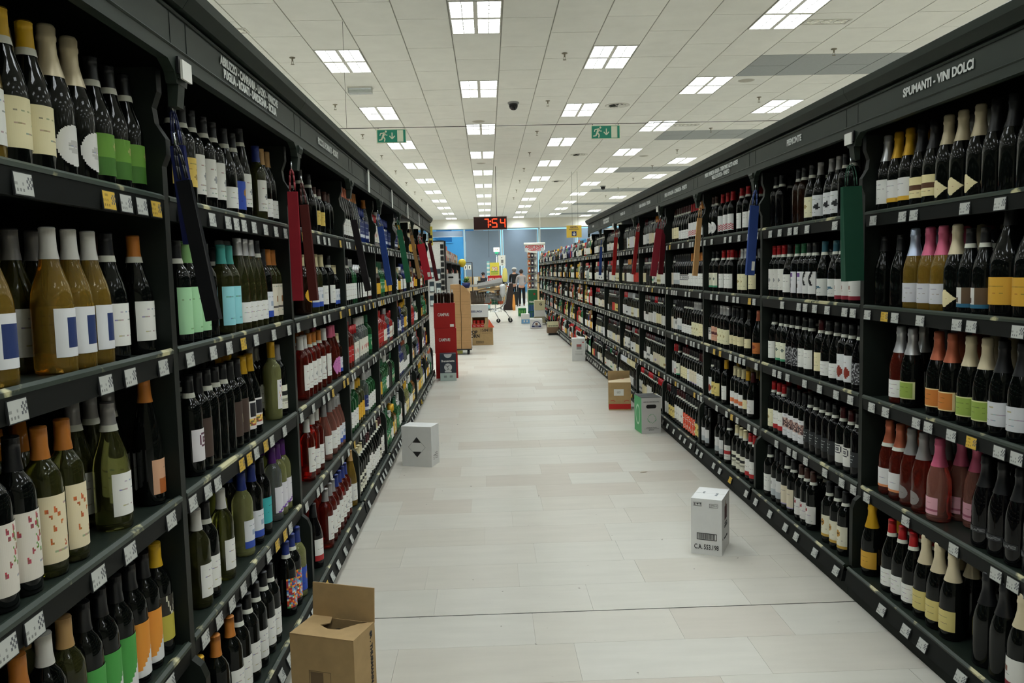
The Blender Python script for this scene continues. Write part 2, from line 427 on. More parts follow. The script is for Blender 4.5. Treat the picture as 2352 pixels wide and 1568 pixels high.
o = thing('emergency_light', 'clear plastic emergency light unit fixed to the ceiling on the left', 'emergency light', (-1.89, 12.79, CEIL))
MB().box(-.19, .19, -.08, .08, -.02, 0).build('base', M_WHITE, o)
MB().box(-.18, .18, -.07, .07, -.09, -.021).build('cover', mat('clear_plastic', '#cfd6d6', .15, trans=.8), o)

# suspended rail with exit signs
RY = 9.5
zr = at(1100, 289.5, RY).z
o = thing('hanging_rail', 'thin wire rail hung across the aisle carrying the exit signs', 'rail')
MB().tube((-2.9, RY, zr), (5.2, RY, zr), .004, 6).build('rail', mat('dark_wire', '#3a3632', .5), o)
for X in (-1.575,): MB().tube((X, RY, zr), (X, RY, CEIL), .0025, 5).build('hanger_wire', mat('thin_wire', '#6d6a62', .5), o)
M_SGREEN = mat('sign_green', '#0f7a5f', .5); M_SLUM = mat('luminescent_white', '#cfd2b8', .6)
for nm, X in (('over the left side of the aisle', at(899, 307, RY).x), ('over the right side of the aisle', at(1391, 304, RY).x)):
    o = thing('exit_sign', 'green and white running man exit sign hanging ' + nm, 'exit sign', (X, RY, zr-.095), group='exit signs')
    MB().box(-.172, .172, -.003, .003, -.08, .08).build('panel', M_SLUM, o)
    g = MB()
    g.box(-.162, .066, -.005, -.0032, -.07, .07); g.box(.136, .162, -.005, -.0032, -.07, .07); g.box(.066, .136, -.005, -.0032, -.07, -.066); g.box(.066, .136, -.005, -.0032, .066, .07)
    g.build('green_field', M_SGREEN, o)
    mn = MB()
    def seg2(a, b, r_):
        a, b = Vector((a[0], -.0065, a[1])), Vector((b[0], -.0065, b[1])); d = (b-a).normalized(); n_ = Vector((-d.z, 0, d.x))*r_
        mn.quad([a+n_, b+n_, b-n_, a-n_])
    for t in range(12):
        a1, a2 = t*PI/6, (t+1)*PI/6
        mn.quad([(-.062, -.0065, .052), (-.062+.012*math.cos(a1), -.0065, .052+.012*math.sin(a1)), (-.062+.012*math.cos(a2), -.0065, .052+.012*math.sin(a2))])
    seg2((-.078, .042), (-.098, -.006), .012); seg2((-.09, .035), (-.125, .03), .006); seg2((-.125, .03), (-.132, .005), .005)
    seg2((-.08, .036), (-.065, .012), .006); seg2((-.065, .012), (-.045, .012), .005)
    seg2((-.098, -.006), (-.075, -.03), .008); seg2((-.075, -.03), (-.082, -.062), .007)
    seg2((-.10, -.006), (-.115, -.04), .008); seg2((-.115, -.04), (-.145, -.045), .006)
    mn.build('running_man', M_SLUM, o)
    ar = MB(); mn = ar
    seg2((.008, .04), (.008, -.025), .006); seg2((.008, -.032), (-.022, .002), .006); seg2((.008, -.032), (.038, .002), .006)
    ar.build('arrow', M_SLUM, o)
    for sx in (-.15, .15): MB().tube((sx, 0, .08), (sx, 0, .095), .003, 5).build('clip', MATS['dark_wire'], o)

# hanging clock
CY = 22.5
pa, pb = at(1087, 498, CY), at(1165, 527, CY)
o = thing('digital_clock', 'hanging black digital clock showing 7:54 in glowing red digits', 'clock', ((pa.x+pb.x)/2, CY, (pa.z+pb.z)/2))
hw, hh = (pb.x-pa.x)/2, (pa.z-pb.z)/2
MB().box(-hw, hw, -.05, .05, -hh, hh).build('case', mat('clock_frame', '#b9b3ac', .5), o)
MB().box(-hw+.012, hw-.012, -.056, -.0505, -hh+.012, hh-.012).build('screen', mat('dark_red_screen', '#2a0606', .25), o)
M_LED = mat('red_led', '#ff2010', .5, emit='#ff3214', estr=7.0)
def seven(ch, cx, w_, h_, t_):
    S = {'7': 'abc', '5': 'afgcd', '4': 'fgbc'}[ch]; mb = MB(); h2 = h_/2; w2 = w_/2
    R = {'a': (-w2+t_, w2, h2-t_, h2), 'g': (-w2+t_*.5, w2-t_*.5, -t_/2, t_/2), 'd': (-w2, w2-t_, -h2, -h2+t_), 'f': (-w2, -w2+t_, 0, h2-t_*.4), 'b': (w2-t_, w2, 0, h2-t_*.4), 'e': (-w2, -w2+t_, -h2, 0), 'c': (w2-t_, w2, -h2, -t_*.3)}
    for s_ in S:
        a, b2, c_, d_ = R[s_]; mb.box(cx+a+.006, cx+b2-.006, -.064, -.057, c_+.005, d_-.005)
    mb.build('digit', M_LED, o)
ks = 2*hw/78
seven('7', (-39+29.5)*ks, 13*ks, 21*ks, 2.7*ks); seven('5', (-39+49)*ks, 13*ks, 21*ks, 2.7*ks); seven('4', (-39+68)*ks, 13*ks, 21*ks, 2.7*ks)
c_ = MB()
for dz in (-4, 4): c_.box((-39+39)*ks-.018, (-39+39)*ks+.018, -.064, -.057, dz*ks-.018, dz*ks+.018)
c_.build('colon', M_LED, o)
MB().tube((.18, 0, hh), (.18, 0, CEIL-o.location.z), .008, 6).build('hanging_rod', mat('clock_rod', '#4a4240', .5), o)
MB().tube((-.05, 0, -hh), (-.06, 0, -hh-.75), .004, 5).build('pull_cord', MATS['clock_rod'], o)

# ------------------------------------------------------------------ shelving
BASE = {1: 1.575, -1: .775}
def X(s, u): return s*(BASE[s]+u)
BAYW = 1.305
def bay_y0(s, k): return (2.175 if s == 1 else .85)+BAYW*k
SZ = {1: 1.70, 2: 1.30, 3: .905, 4: .50, 5: .13}
ULIP = .065
SIGNS = {(1, 0): 'SPUMANTI - VINI DOLCI', (1, 1): 'PIEMONTE', (1, 2): "FRIULI VENEZIA GIULIA - TRENTINO ALTO ADIGE\nVALLE D'AOSTA - VENETO", (1, 3): 'EMILIA ROMAGNA - LOMBARDIA - VENETO',
         (1, 4): 'EMILIA ROMAGNA - TOSCANA', (1, 5): 'VINI ROSSI - SUD', (1, 6): 'ABRUZZO MOLISE PUGLIA LAZIO\nBASILICATA CALABRIA SICILIA', (1, 7): 'VINI ROSSI',
         (-1, 0): 'EMILIA ROMAGNA - LAZIO - MARCHE\nSARDEGNA - TOSCANA - UMBRIA', (-1, 1): 'ABRUZZO - CAMPANIA - LAZIO - MARCHE\nPUGLIA - ROSATI - SARDEGNA - SICILIA', (-1, 2): 'PICCOLI FORMATI - ROSATI'}
BAYNAME = {(1, 0): 'Spumanti', (1, 1): 'Piemonte', (1, 2): 'Friuli', (1, 3): 'Lombardia', (1, 4): 'Toscana', (1, 5): 'sixth right', (1, 6): 'Basilicata', (1, 7): 'eighth right',
           (-1, 0): 'Umbria', (-1, 1): 'Abruzzo', (-1, 2): 'Formati', (-1, 3): 'fourth left', (-1, 4): 'fifth left', (-1, 5): 'sixth left', (-1, 6): 'seventh left', (-1, 7): 'eighth left'}
WHITE_L = lin('#cfd0c8')
def tag_mesh(name, paper):
    m = MB(); r2 = random.Random(len(name)); p = lin(paper); dk = lin('#55565a')
    m.box(-.0315, .0315, .0006, .004, -.0215, .0215, 0, lin('#1b1d1e'))
    for i in range(7):
        for j in range(12):
            x0 = -.029+.058*j/12; z0 = .0195-.039*(i+1)/7; c = p
            if j >= 8 and 1 <= i <= 4 and (i+j) % 2 == 0: c = dk
            elif j < 6 and i in (1, 3) and r2.random() < .5: c = tuple(x*.55 for x in p)
            elif j < 7 and i == 5 and j % 2: c = tuple(x*.4 for x in p)
            m.quad([(x0, 0, z0), (x0+.058/12, 0, z0), (x0+.058/12, 0, z0+.039/7), (x0, 0, z0+.039/7)], 0, c)
    return m.mesh('price_tag', M_PRINT)
TAGW, TAGY = tag_mesh('white', '#b4b6b0'), tag_mesh('yellow', '#c9a53a')
M_SIGNTXT = mat('sign_lettering_white', '#cdd0cc', .6)
M_DARKLINE = mat('dark_groove', '#0e1410', .6)

def bay(s, k, cornice=True, tags=True, sign_word=''):
    y0 = bay_y0(s, k); y1 = y0+BAYW; side = 'right' if s == 1 else 'left'
    if (s, k) in BAYNAME:
        nm = BAYNAME[(s, k)]
        lab = f'dark green shelving bay, the {ORD[max(k,0)+1]} from the camera along the {side} side of the aisle'
    elif k < 0: lab = f'dark green shelving bay nearest the camera on the {side} side'
    else: lab = f'dark green shelving bay without fascia, {ORD[k-7]} beyond the signed right bays'
    o = thing('shelving_bay', lab, 'shelving', (X(s, .3), (y0+y1)/2, 0), group=f'shelving bays on the {side}')
    ox, oy = o.location.x, o.location.y
    def XX(u): return X(s, u)-ox
    a, b2 = y0-oy, y1-oy
    def prism(name, prof, ya, yb, m, parent=o, **kk):
        return MB().prism_y([(XX(u), z) for u, z in prof], ya, yb).build(name, m, parent, **kk)
    top = 2.03 if cornice else 1.86
    MB().box(XX(.53), XX(.55), a, b2, .02, 2.2 if cornice else 1.9).build('back_panel', M_GREEN_IN, o)
    MB().box(XX(.012), XX(.03), a+.002, b2-.002, 0, .105).build('kick_plate', M_GREEN_IN, o)
    prof = [(.53, .0), (.03, .0), (.03, .132), (.022, .14), (.022, .40), (.035, .435), (.058, .455), (.058, 1.78), (.045, 1.81), (.045, 1.85), (.07, 1.89), (.075, 1.93), (.06, 1.97), (.06, top), (.53, top)]
    if not cornice: prof = [(.53, .0), (.03, .0), (.03, .132), (.022, .14), (.022, .40), (.035, .435), (.058, .455), (.058, 1.8), (.1, 1.86), (.53, 1.86)]
    prism('side_panel', prof, a-.016, a+.016, M_GREEN_SHADED)
    if (k == 7 and s == 1) or (k == 7 and s == -1) or k == 17 or k == -1: prism('side_panel', prof, b2-.016, b2+.016, M_GREEN_SHADED)
    # shelves
    for i in range(1, 6):
        zz = SZ[i]
        if i < 5:
            sh = MB().box(XX(.075), XX(.525), a+.017, b2-.017, zz-.022, zz).build('shelf', M_SHELF, o)
            MB().prism_y([(XX(.055), zz+.003), (XX(.063), zz+.009), (XX(.075), zz+.004), (XX(.075), zz-.004), (XX(.055), zz-.006)], a+.017, b2-.017).build('shelf_bead', M_CHIP, sh)
            MB().prism_y([(XX(.057), zz-.006), (XX(.078), zz-.006), (XX(.078), zz-.056), (XX(.062), zz-.056)], a+.017, b2-.017).build('price_rail', M_RAIL, sh)
            ut, zt, tilt = .055, zz-.034, .08
        else:
            sh = MB().box(XX(.0), XX(.525), a+.017, b2-.017, zz-.025, zz).build('base_shelf', M_SHELF, o)
            MB().prism_y([(XX(-.004), zz+.002), (XX(.006), zz+.008), (XX(.016), zz+.0005), (XX(.0), zz-.006)], a+.017, b2-.017).build('shelf_bead', M_CHIP, sh)
            MB().prism_y([(XX(.0), zz-.008), (XX(.014), zz-.008), (XX(.014), zz-.075), (XX(-.012), zz-.072)], a+.017, b2-.017).build('price_rail', M_RAIL, sh)
            ut, zt, tilt = -.014, zz-.045, .35
        if tags:
            r2 = random.Random(k*31+i*7+s*3+100); y = a+.05+r2.random()*.08; tm = MB()
            while y < b2-.05:
                yl = r2.random() < .13
                if y0 < 8.3:
                    t = add('price_tag', TAGY if yl else TAGW, sh, loc=(XX(ut), y, zt))
                    t.rotation_euler = ((-tilt) , 0, (-PI/2 if s == 1 else PI/2)) if False else (0, 0, 0)
                    # tag's local -Y faces the aisle
                    t.rotation_mode = 'XYZ'
                    t.rotation_euler = (-tilt, 0, -PI/2 if s == 1 else PI/2)
                else:
                    c = lin('#a88a35') if yl else lin('#a9aaa4')
                    tm.prism_y([(XX(ut-.001), zt+.02), (XX(ut+.004), zt+.02), (XX(ut+.004), zt-.02), (XX(ut-.001-tilt*.04), zt-.02)], y-.022, y+.022, 0, c)
                y += r2.choice((.085, .12, .15, .19, .24, .33)) if y0 < 8.3 else r2.choice((.12, .16, .22, .28))
            if tm.v: tm.build('price_tags', M_PRINT, sh, kind='stuff')
    if cornice:
        z0 = 2.035
        MB().box(XX(.015), XX(.55), a, b2, 2.20, 2.22).build('top_cover', M_GREEN_IN, o)
        prism('top_moulding', [(-.012, 2.178), (-.034, 2.21), (-.038, 2.236), (-.02, 2.246), (.03, 2.246), (.03, 2.178)], a+.001, b2-.001, M_GREEN)
        prism('groove', [(.012, 2.166), (.012, 2.178), (.03, 2.178), (.03, 2.166)], a, b2, M_DARKLINE)
        # sign board with a bead above and below, lower edge with rounded corners
        fb = MB()
        fb.prism_y([(XX(.0), 2.158), (XX(-.004), 2.162), (XX(.0), 2.167), (XX(.03), 2.167), (XX(.03), 2.158)], a, b2)
        fb.prism_y([(XX(.004), 2.075), (XX(.004), 2.158), (XX(.03), 2.158), (XX(.03), 2.075)], a, b2)
        fb.prism_y([(XX(.0), 2.068), (XX(-.003), 2.072), (XX(.0), 2.076), (XX(.03), 2.076), (XX(.03), 2.068)], a, b2)
        fb.build('sign_board', M_GREEN, o)
        lo = [(a, 2.068), (b2, 2.068), (b2, 1.985), (b2-.035, 1.985), (b2-.045, 2.012), (b2-.085, z0), (a+.085, z0), (a+.045, 2.012), (a+.035, 1.985), (a, 1.985)]
        m = MB(); kf = len(lo); xa, xb = XX(.001), XX(.028)
        m.v += [(xa, y, z) for y, z in lo]+[(xb, y, z) for y, z in lo]
        m.f.append(tuple(range(kf))); m.f.append(tuple(reversed(range(kf, 2*kf))))
        for i in range(kf): j = (i+1) % kf; m.f.append((i, j, kf+j, kf+i))
        m.m = [0]*len(m.f); m.c = [None]*len(m.f); m.sm = [False]*len(m.f)
        m.build('arched_valance', M_GREEN, o)
        for yy in (a+.055, b2-.055): MB().box(XX(.0025), XX(.0045), yy-.001, yy+.001, 2.077, 2.157).build('sign_seam', M_CHIP if False else M_DARKLINE, o)
        # bracket under the joint
        br = MB().prism_y([(XX(-.006), 2.03), (XX(-.010), 2.018), (XX(-.004), 2.0), (XX(.03), 2.0), (XX(.03), 2.03)], a-.03, a+.03)
        br.prism_y([(XX(.0), 2.0), (XX(.008), 1.93), (XX(.03), 1.93), (XX(.03), 2.0)], a-.022, a+.022)
        br.build('bracket', M_GREEN, o)
        t = SIGNS.get((s, k))
        if t:
            two = '\n' in t
            L = max(len(x) for x in t.split('\n')); size = .036 if two else .043
            sx = min(.95, (1.0 if two else .9)/(L*size*.62))
            text('sign_lettering', t, size, M_SIGNTXT, o, (XX(.0005), 0, 2.117), (PI/2, 0, -PI/2 if s == 1 else PI/2), sx=sx, bold=.0016, spacing=.95)
    return o
for k in range(-1, 8): bay(1, k)
for k in range(-1, 8): bay(-1, k)
for k in range(8, 18): bay(1, k, cornice=False)
# white clip-on tag holders under some cornice joints, vertical paper strips on left fascia
j = 0
for s, k, nm in ((-1, 1, 'under the joint before the Abruzzo sign'), (1, 1, 'under the joint between Piemonte and Spumanti signs'), (1, 4, 'under the joint beyond the Lombardia sign'), (1, 6, 'under the far right fascia joint')):
    o = thing('tag_holder', 'small white clip-on tag hanging '+nm, 'price tag', (X(s, -.012), bay_y0(s, k), 2.02))
    MB().box(-.003, .003, -.032, .032, -.024, .024).build('card', M_WHITE, o)
    MB().box(s*.004, s*.010, -.04, .04, -.012, .030).build('clip', M_BLACK, o)
for k, nm in ((3, 'nearest'), (4, 'second'), (5, 'third'), (6, 'fourth')):
    y = bay_y0(-1, k)+.62
    o = thing('paper_strip', f'white vertical paper strip on the left green fascia, {nm} of four', 'paper', (X(-1, -.012), y, 2.1), group='paper strips on the left fascia')
    o.data = None
    MB().box(-.0012, .0012, -.03, .03, -.075, .07).build('sheet', M_WHITE, o)
    MB().box(-.002, .0022, -.01, .01, .06, .075).build('clip', M_BLACK, o)

# ------------------------------------------------------------------ bottles
PROF = {
 'B': (.0372, .300, [(0, 0), (.032, 0), (.0365, .004), (.0372, .012), (.0372, .185), (.0350, .203), (.0270, .220), (.0185, .232), (.0150, .246), (.0145, .297), (0, .298)]),
 'G': (.0410, .300, [(0, 0), (.036, 0), (.0405, .005), (.0410, .014), (.0410, .140), (.0392, .160), (.0345, .182), (.0270, .205), (.0205, .226), (.0165, .248), (.0150, .265), (.0148, .298), (0, .299)]),
 'S': (.0440, .320, [(0, 0), (.038, 0), (.0430, .005), (.0440, .014), (.0440, .145), (.0425, .165), (.0370, .190), (.0290, .215), (.0220, .240), (.0175, .262), (.0165, .296), (0, .297)]),
 'F': (.0375, .330, [(0, 0), (.033, 0), (.0370, .005), (.0375, .012), (.0375, .150), (.0350, .180), (.0290, .215), (.0220, .250), (.0160, .280), (.0145, .300), (.0145, .328), (0, .329)]),
 'M': (.0320, .245, [(0, 0), (.028, 0), (.0315, .004), (.0320, .010), (.0320, .150), (.0300, .166), (.0220, .182), (.0150, .194), (.0135, .206), (.0130, .243), (0, .244)]),
 'R': (.0430, .290, [(0, 0), (.038, 0), (.0425, .005), (.0430, .014), (.0430, .180), (.0400, .198), (.0300, .212), (.0180, .225), (.0150, .240), (.0150, .288), (0, .289)]),
 'T': (.0350, .320, [(0, 0), (.032, 0), (.0345, .004), (.0350, .012), (.0370, .200), (.0340, .220), (.0220, .236), (.0150, .250), (.0150, .318), (0, .319)]),
 'Q': (.0420, .255, [(0, 0), (.054, 0), (.0565, .004), (.0565, .150), (.0500, .168), (.0240, .182), (.0170, .196), (.0165, .250), (0, .251)]),
 'J': (.0600, .370, [(0, 0), (.052, 0), (.0590, .006), (.0600, .016), (.0600, .170), (.0570, .195), (.0480, .225), (.0350, .260), (.0250, .290), (.0200, .315), (.0190, .360), (0, .361)]),
}
CAPZ = {'B': (.236, .3005), 'G': (.236, .3015), 'F': (.268, .3315), 'M': (.196, .2465), 'R': (.238, .292), 'T': (.255, .322), 'Q': (.205, .256), 'J': (.30, .372)}
def prof_r(sh, z):
    p = PROF[sh][2]
    for (r0, z0), (r1, z1) in zip(p[:-1], p[1:]):
        if z0 <= z <= z1 and z1 > z0: return r0+(r1-r0)*(z-z0)/(z1-z0)
    return p[-2][0]
GLASS = {
 'dark': mat('dark_bottle_glass', '#080b09', .05, spec=.3),
 'brown': mat('brown_bottle_glass', '#1e1008', .05, spec=.3),
 'black': mat('black_bottle_glass', '#070708', .05, spec=.3),
 'olive': mat('olive_bottle_glass', '#8f9150', .05, trans=.93, ior=1.34),
 'gold': mat('clear_glass_golden_wine', '#f4c656', .03, trans=.86, ior=1.34),
 'lime': mat('clear_glass_pale_green_wine', '#f2f5a0', .03, trans=.84, ior=1.34),
 'rose': mat('clear_glass_rose_wine', '#d8503c', .03, trans=.93, ior=1.34),
 'pink': mat('clear_glass_pink_wine', '#e89a88', .03, trans=.82, ior=1.34),
 'amber': mat('clear_glass_amber_spirit', '#d48436', .03, trans=.85, ior=1.34),
 'clear': mat('clear_glass_spirit', '#e4ece8', .03, trans=.9, ior=1.34),
 'green': mat('green_bottle_glass', '#3fae60', .04, trans=.88, ior=1.34),
 'blue': mat('blue_bottle_glass', '#16245c', .06, spec=.6),
 'red': mat('red_bottle_glass', '#8a1512', .06, spec=.6),
}
GW = {'dark': 'dark', 'brown': 'brown', 'black': 'black', 'olive': 'olive', 'gold': 'golden', 'lime': 'pale green', 'rose': 'rosé', 'pink': 'pink', 'amber': 'amber', 'clear': 'clear', 'green': 'green', 'blue': 'blue', 'red': 'red'}
CAPC = {'black': ('#18191b', .35, .2), 'dkred': ('#3f0d12', .35, .3), 'red': ('#a3161c', .35, .3), 'white': ('#c9c8c2', .45, 0), 'silver': ('#c3c4c6', .3, .7), 'gold': ('#c79a1f', .38, .35), 'champ': ('#cfc2a2', .4, .25),
        'lgreen': ('#7fae6d', .5, 0), 'teal': ('#3f9c94', .5, 0), 'orange': ('#b5702a', .45, .1), 'tan': ('#b08c5a', .5, .1), 'blue': ('#1c2f74', .4, .1), 'purple': ('#4b1b66', .4, .2), 'green': ('#1f5a3b', .4, .1),
        'gray': ('#8e8c8b', .4, .4), 'copper': ('#b5654a', .35, .5), 'pink': ('#c8607e', .4, .3), 'yellow': ('#c9a01c', .5, 0), 'dteal': ('#2b5a68', .4, .2), 'brown': ('#3a2019', .4, .2), 'cream': ('#cfc49a', .5, 0), 'skyfoil': ('#b9c6dd', .3, .6)}
CAPM = {k: mat('capsule_'+k, c, r_, metal=m_) for k, (c, r_, m_) in CAPC.items()}
CW = {'dkred': 'dark red', 'champ': 'cream foil', 'lgreen': 'light green', 'dteal': 'petrol blue', 'skyfoil': 'pale blue foil'}
M_BAND = mat('paper_neck_band', '#c9cabd', .6)
# labels: (z0, z1, half angle, rows x cols drawing)
LB = {}
def L(key, z0, z1, ang, paper, word, feats=(), shape=None):
    LB[key] = (z0, z1, ang, paper, word, feats, shape)
T = 'text'
L('w', .035, .135, 70, '#cfcfc9', 'white', ((T, 3, 3, 11), (T, 6, 2, 12), (T, 12, 3, 11)))
L('wt', .045, .165, 62, '#cdccc5', 'tall white', ((T, 4, 3, 11), ('disc', 8, 7, 1.6, '#7d7f80'), (T, 12, 2, 12), (T, 14, 3, 11)))
L('wl', .028, .100, 78, '#cfcfca', 'low white', ((T, 4, 3, 11), (T, 8, 2, 12), (T, 12, 4, 10)))
L('c', .04, .135, 72, '#cfc69f', 'cream', ((T, 4, 3, 11), (T, 8, 2, 12), (T, 11, 3, 11)))
L('cb', .03, .135, 80, '#cdc9a6', 'large cream', ((T, 3, 4, 11), ('disc', 7, 7, 1.5, '#8d7c4a'), (T, 12, 2, 12)))
L('wr', .035, .14, 70, '#cfcfc9', 'white and red', ((T, 4, 3, 11), ('band', 12, 15, '#9c1f22'), (T, 7, 2, 12)))
L('wg', .035, .14, 70, '#cdcdb8', 'cream and green', ((T, 3, 3, 11), ('disc', 6, 9, 1.8, '#5b665c'), ('band', 14, 15, '#3f8765')))
L('wy', .035, .125, 75, '#c9c8c4', 'white and gold', ((T, 4, 3, 11), (T, 8, 4, 9), ('band', 13, 15, '#c59a2c')))
L('cbrown', .035, .115, 82, '#d3c795', 'cream, brown-banded', ((T, 2, 2, 12), ('band', 6, 9, '#4e3118'), (T, 12, 3, 11)))
L('wblue', .035, .135, 62, '#c9cacb', 'white, blue-squared', (('rect', 3, 12, 4, 10, '#1e2f5c'), (T, 14, 8, 13)))
L('floral', .03, .16, 72, '#c3bdb2', 'flowered', (('dots', '#5d7a3a', 16), ('dots', '#8f3f45', 14), (T, 12, 6, 11)))
L('leafy', .03, .165, 72, '#cbbf9f', 'leaf-dotted', ((T, 2, 7, 12), ('dots', '#a5572a', 9), (T, 13, 4, 11)))
L('roundw', .03, .115, 58, '#c9c8c4', 'round white', (('disc', 8, 7, 3.0, '#a9a7a3'), (T, 8, 3, 11)), 'round')
L('diamond', .022, .085, 60, '#cbbf94', 'small cream', ((T, 8, 4, 10),), 'diamond')
L('greenart', .03, .125, 70, '#5c8a2e', 'green', (('rect', 9, 15, 0, 9, '#38661f'), ('disc', 4, 9, 1.5, '#93995a')))
L('yellow', .06, .145, 72, '#c7ac55', 'yellow', ((T, 3, 3, 11), (T, 6, 2, 12), ('disc', 10, 7, 1.6, '#8d7432')))
L('bluel', .03, .13, 72, '#22429a', 'blue', (('disc', 6, 7, 2.2, '#92682f'), (T, 11, 3, 11)))
L('lgl', .03, .165, 66, '#93bf93', 'long mint-green', ((T, 4, 2, 12), (T, 14, 4, 10)))
L('skyl', .03, .16, 66, '#82bec4', 'long sky-blue', ((T, 4, 2, 12), (T, 13, 4, 10)))
L('crest', .03, .16, 66, '#c3bcab', 'tall crested cream', ((T, 1, 2, 12), ('disc', 7, 7, 2.0, '#81562c'), ('band', 11, 11, '#4a4640'), (T, 13, 4, 10)))
L('swirl', .045, .14, 66, '#c3bfc0', 'swirled white', (('rings', 5, 7, '#54303f'), (T, 12, 8, 12)))
L('darkb', .04, .16, 72, '#3b2d26', 'dark brown', (('rect', 6, 9, 8, 12, '#b9b489'), (T, 12, 6, 12)))
L('pattern', .035, .175, 72, '#c6c2bf', 'ornate patterned', (('rect', 1, 8, 3, 9, '#15141a'), ('noise', 10, 13, ('#b8923a', '#8e4031', '#d0b25c', '#5c5a35')), (T, 9, 6, 12)))
L('confetti', .045, .165, 48, '#c5c3bf', 'confetti', (('dots', '#4e3a6e', 7), ('dots', '#b4303c', 6), ('dots', '#c09a35', 6), (T, 14, 4, 10)))
L('tealb', .045, .145, 72, '#2f9b9c', 'teal', ((T, 5, 3, 11), (T, 9, 2, 12)))
L('psw', .035, .14, 60, '#c4c2c6', 'white, purple-swirled', ((T, 4, 3, 11), ('diag', '#6b3e94')))
L('blueb', .03, .13, 66, '#c5c7ca', 'white over blue', ((T, 3, 3, 11), ('disc', 7, 7, 2.0, '#8b97a8'), ('band', 12, 15, '#27459a')))
L('mosaic', .035, .155, 80, '#b85a30', 'bright mosaic', (('noise', 0, 15, ('#c5471e', '#d9902f', '#2f4c8f', '#c9c9c1', '#8f1f2c', '#3e7d4a', '#6fa4c9')), ('rect', 4, 12, 8, 13, '#c9c9cc')))
L('halfgreen', .02, .155, 72, '#3d8a3c', 'green and white', (('tri', '#c7c7c5'),))
L('halforange', .02, .155, 72, '#c8812a', 'orange and white', (('tri', '#c7c7c5'),))
L('kyel', .04, .16, 50, '#a59b3a', 'yellow and black', (('rect', 0, 6, 0, 13, '#232019'), ('tri2', '#b9b6a2')))
L('peach', .03, .12, 60, '#b98f72', 'peach', (('rect', 9, 15, 3, 13, '#94501f'), (T, 4, 6, 12)))
L('pinkp', .03, .12, 66, '#b56aa0', 'bright pink', ((T, 4, 3, 11), (T, 7, 4, 10)), 'hex')
L('yround', .06, .13, 60, '#c99a24', 'round yellow', ((T, 8, 4, 10),), 'round')
L('lace', .03, .105, 85, '#b9b9bd', 'lacy white', ((T, 4, 3, 11), (T, 8, 2, 12), (T, 12, 5, 9)))
L('fox', .025, .095, 72, '#b9b8b2', 'teal-edged brown', (('rect', 0, 12, 8, 13, '#4e3c28'), ('rect', 8, 11, 2, 5, '#3a2516'), ('band', 13, 15, '#215a74')))
L('orangeb', .035, .105, 80, '#b06b2b', 'orange', (('frame', '#cdb98a'), (T, 5, 3, 11), (T, 9, 3, 11)))
L('greenb', .035, .105, 80, '#7f9440', 'apple-green', (('frame', '#bcc08b'), (T, 5, 3, 11), (T, 9, 3, 11)))
L('metro', .035, .115, 85, '#b7b8ba', 'wide white', (('disc', 3, 7, 1.0, '#97906f'), (T, 8, 1, 13), (T, 12, 4, 10)))
L('rosew', .035, .115, 75, '#c0bfbd', 'white, orange-edged', (('disc', 4, 4, 1.2, '#6a2130'), (T, 8, 3, 11), ('band', 14, 15, '#c07a4e')))
L('grayround', .03, .085, 45, '#77716f', 'round grey', ((T, 8, 3, 11),), 'round')
L('pinkb', .03, .095, 55, '#c08e98', 'pink', (('rect', 11, 12, 0, 13, '#8c4c5c'), (T, 5, 3, 11)))
L('blackw', .055, .075, 55, '#16171a', 'black, white-lettered', ((T+'w', 5, 1, 13), (T+'w', 8, 1, 13), (T+'w', 11, 1, 13)))
L('goldb', .035, .11, 82, '#b98d2c', 'golden yellow', ((T, 5, 3, 11), (T, 9, 2, 12)))
L('paley', .035, .11, 80, '#bcae6c', 'pale yellow', ((T, 5, 3, 11), (T, 10, 2, 12)))
L('figure', .03, .135, 78, '#c3c4c4', 'white, black-figured', ((T, 3, 2, 12), ('blob', 8, 9, '#17171a'), (T, 13, 2, 12)))
L('chev', .035, .15, 62, '#c7c7c4', 'chevron', (('chevron', '#0e0f10'), (T, 13, 2, 9)))
L('purpband', .035, .15, 62, '#c7c6c8', 'white, purple-banded', (('rect', 1, 3, 1, 9, '#5c3c78'), ('rect', 9, 11, 1, 6, '#3e2c26'), (T, 6, 3, 11)))
L('laella', .03, .115, 80, '#bec0bb', 'white, blue-lettered', ((T+'b', 3, 2, 5), (T+'b', 4, 2, 5), (T+'b', 7, 2, 9), (T+'b', 8, 2, 10), (T+'b', 9, 3, 9), (T, 13, 3, 10)))
L('redfoot', .02, .115, 80, '#c4c3bd', 'white, red-footed', (('disc', 6, 6, 1.2, '#7c5040'), ('band', 13, 15, '#7d1c2b'), (T, 9, 3, 11)))
L('silverp', .03, .13, 60, '#4c4c4e', 'silver patterned', (('noise', 0, 15, ('#1a1a1c', '#707072', '#2c2c2e', '#9c9c9e')),))
L('redshape', .03, .155, 72, '#c4c6c6', 'white, red-shaped', ((T, 4, 2, 10), ('disc', 10, 9, 3.2, '#7a2a1c'), (T, 13, 2, 8)))
L('photo', .025, .15, 66, '#c6c5c6', 'picture', (('noise', 3, 9, ('#8e6f66', '#4e3336', '#b79c90', '#2f2226')), (T, 1, 2, 11), (T, 12, 2, 11)))
L('thin', .05, .12, 66, '#1a1d1f', 'black', ((T+'w', 4, 2, 10), (T+'w', 8, 1, 9), (T+'w', 11, 2, 8)))
L('circle', .035, .125, 74, '#c6c5be', 'white, ringed', (('rings', 4, 8, '#3e3e42'), (T, 10, 2, 12)))
L('ovalgold', .035, .14, 74, '#c7c3ae', 'oval-marked cream', (('disc', 5, 7, 2.1, '#a0762f'), ('disc', 5, 7, .9, '#2e2318'), (T, 10, 2, 11), ('band', 14, 15, '#ad8b3a')))
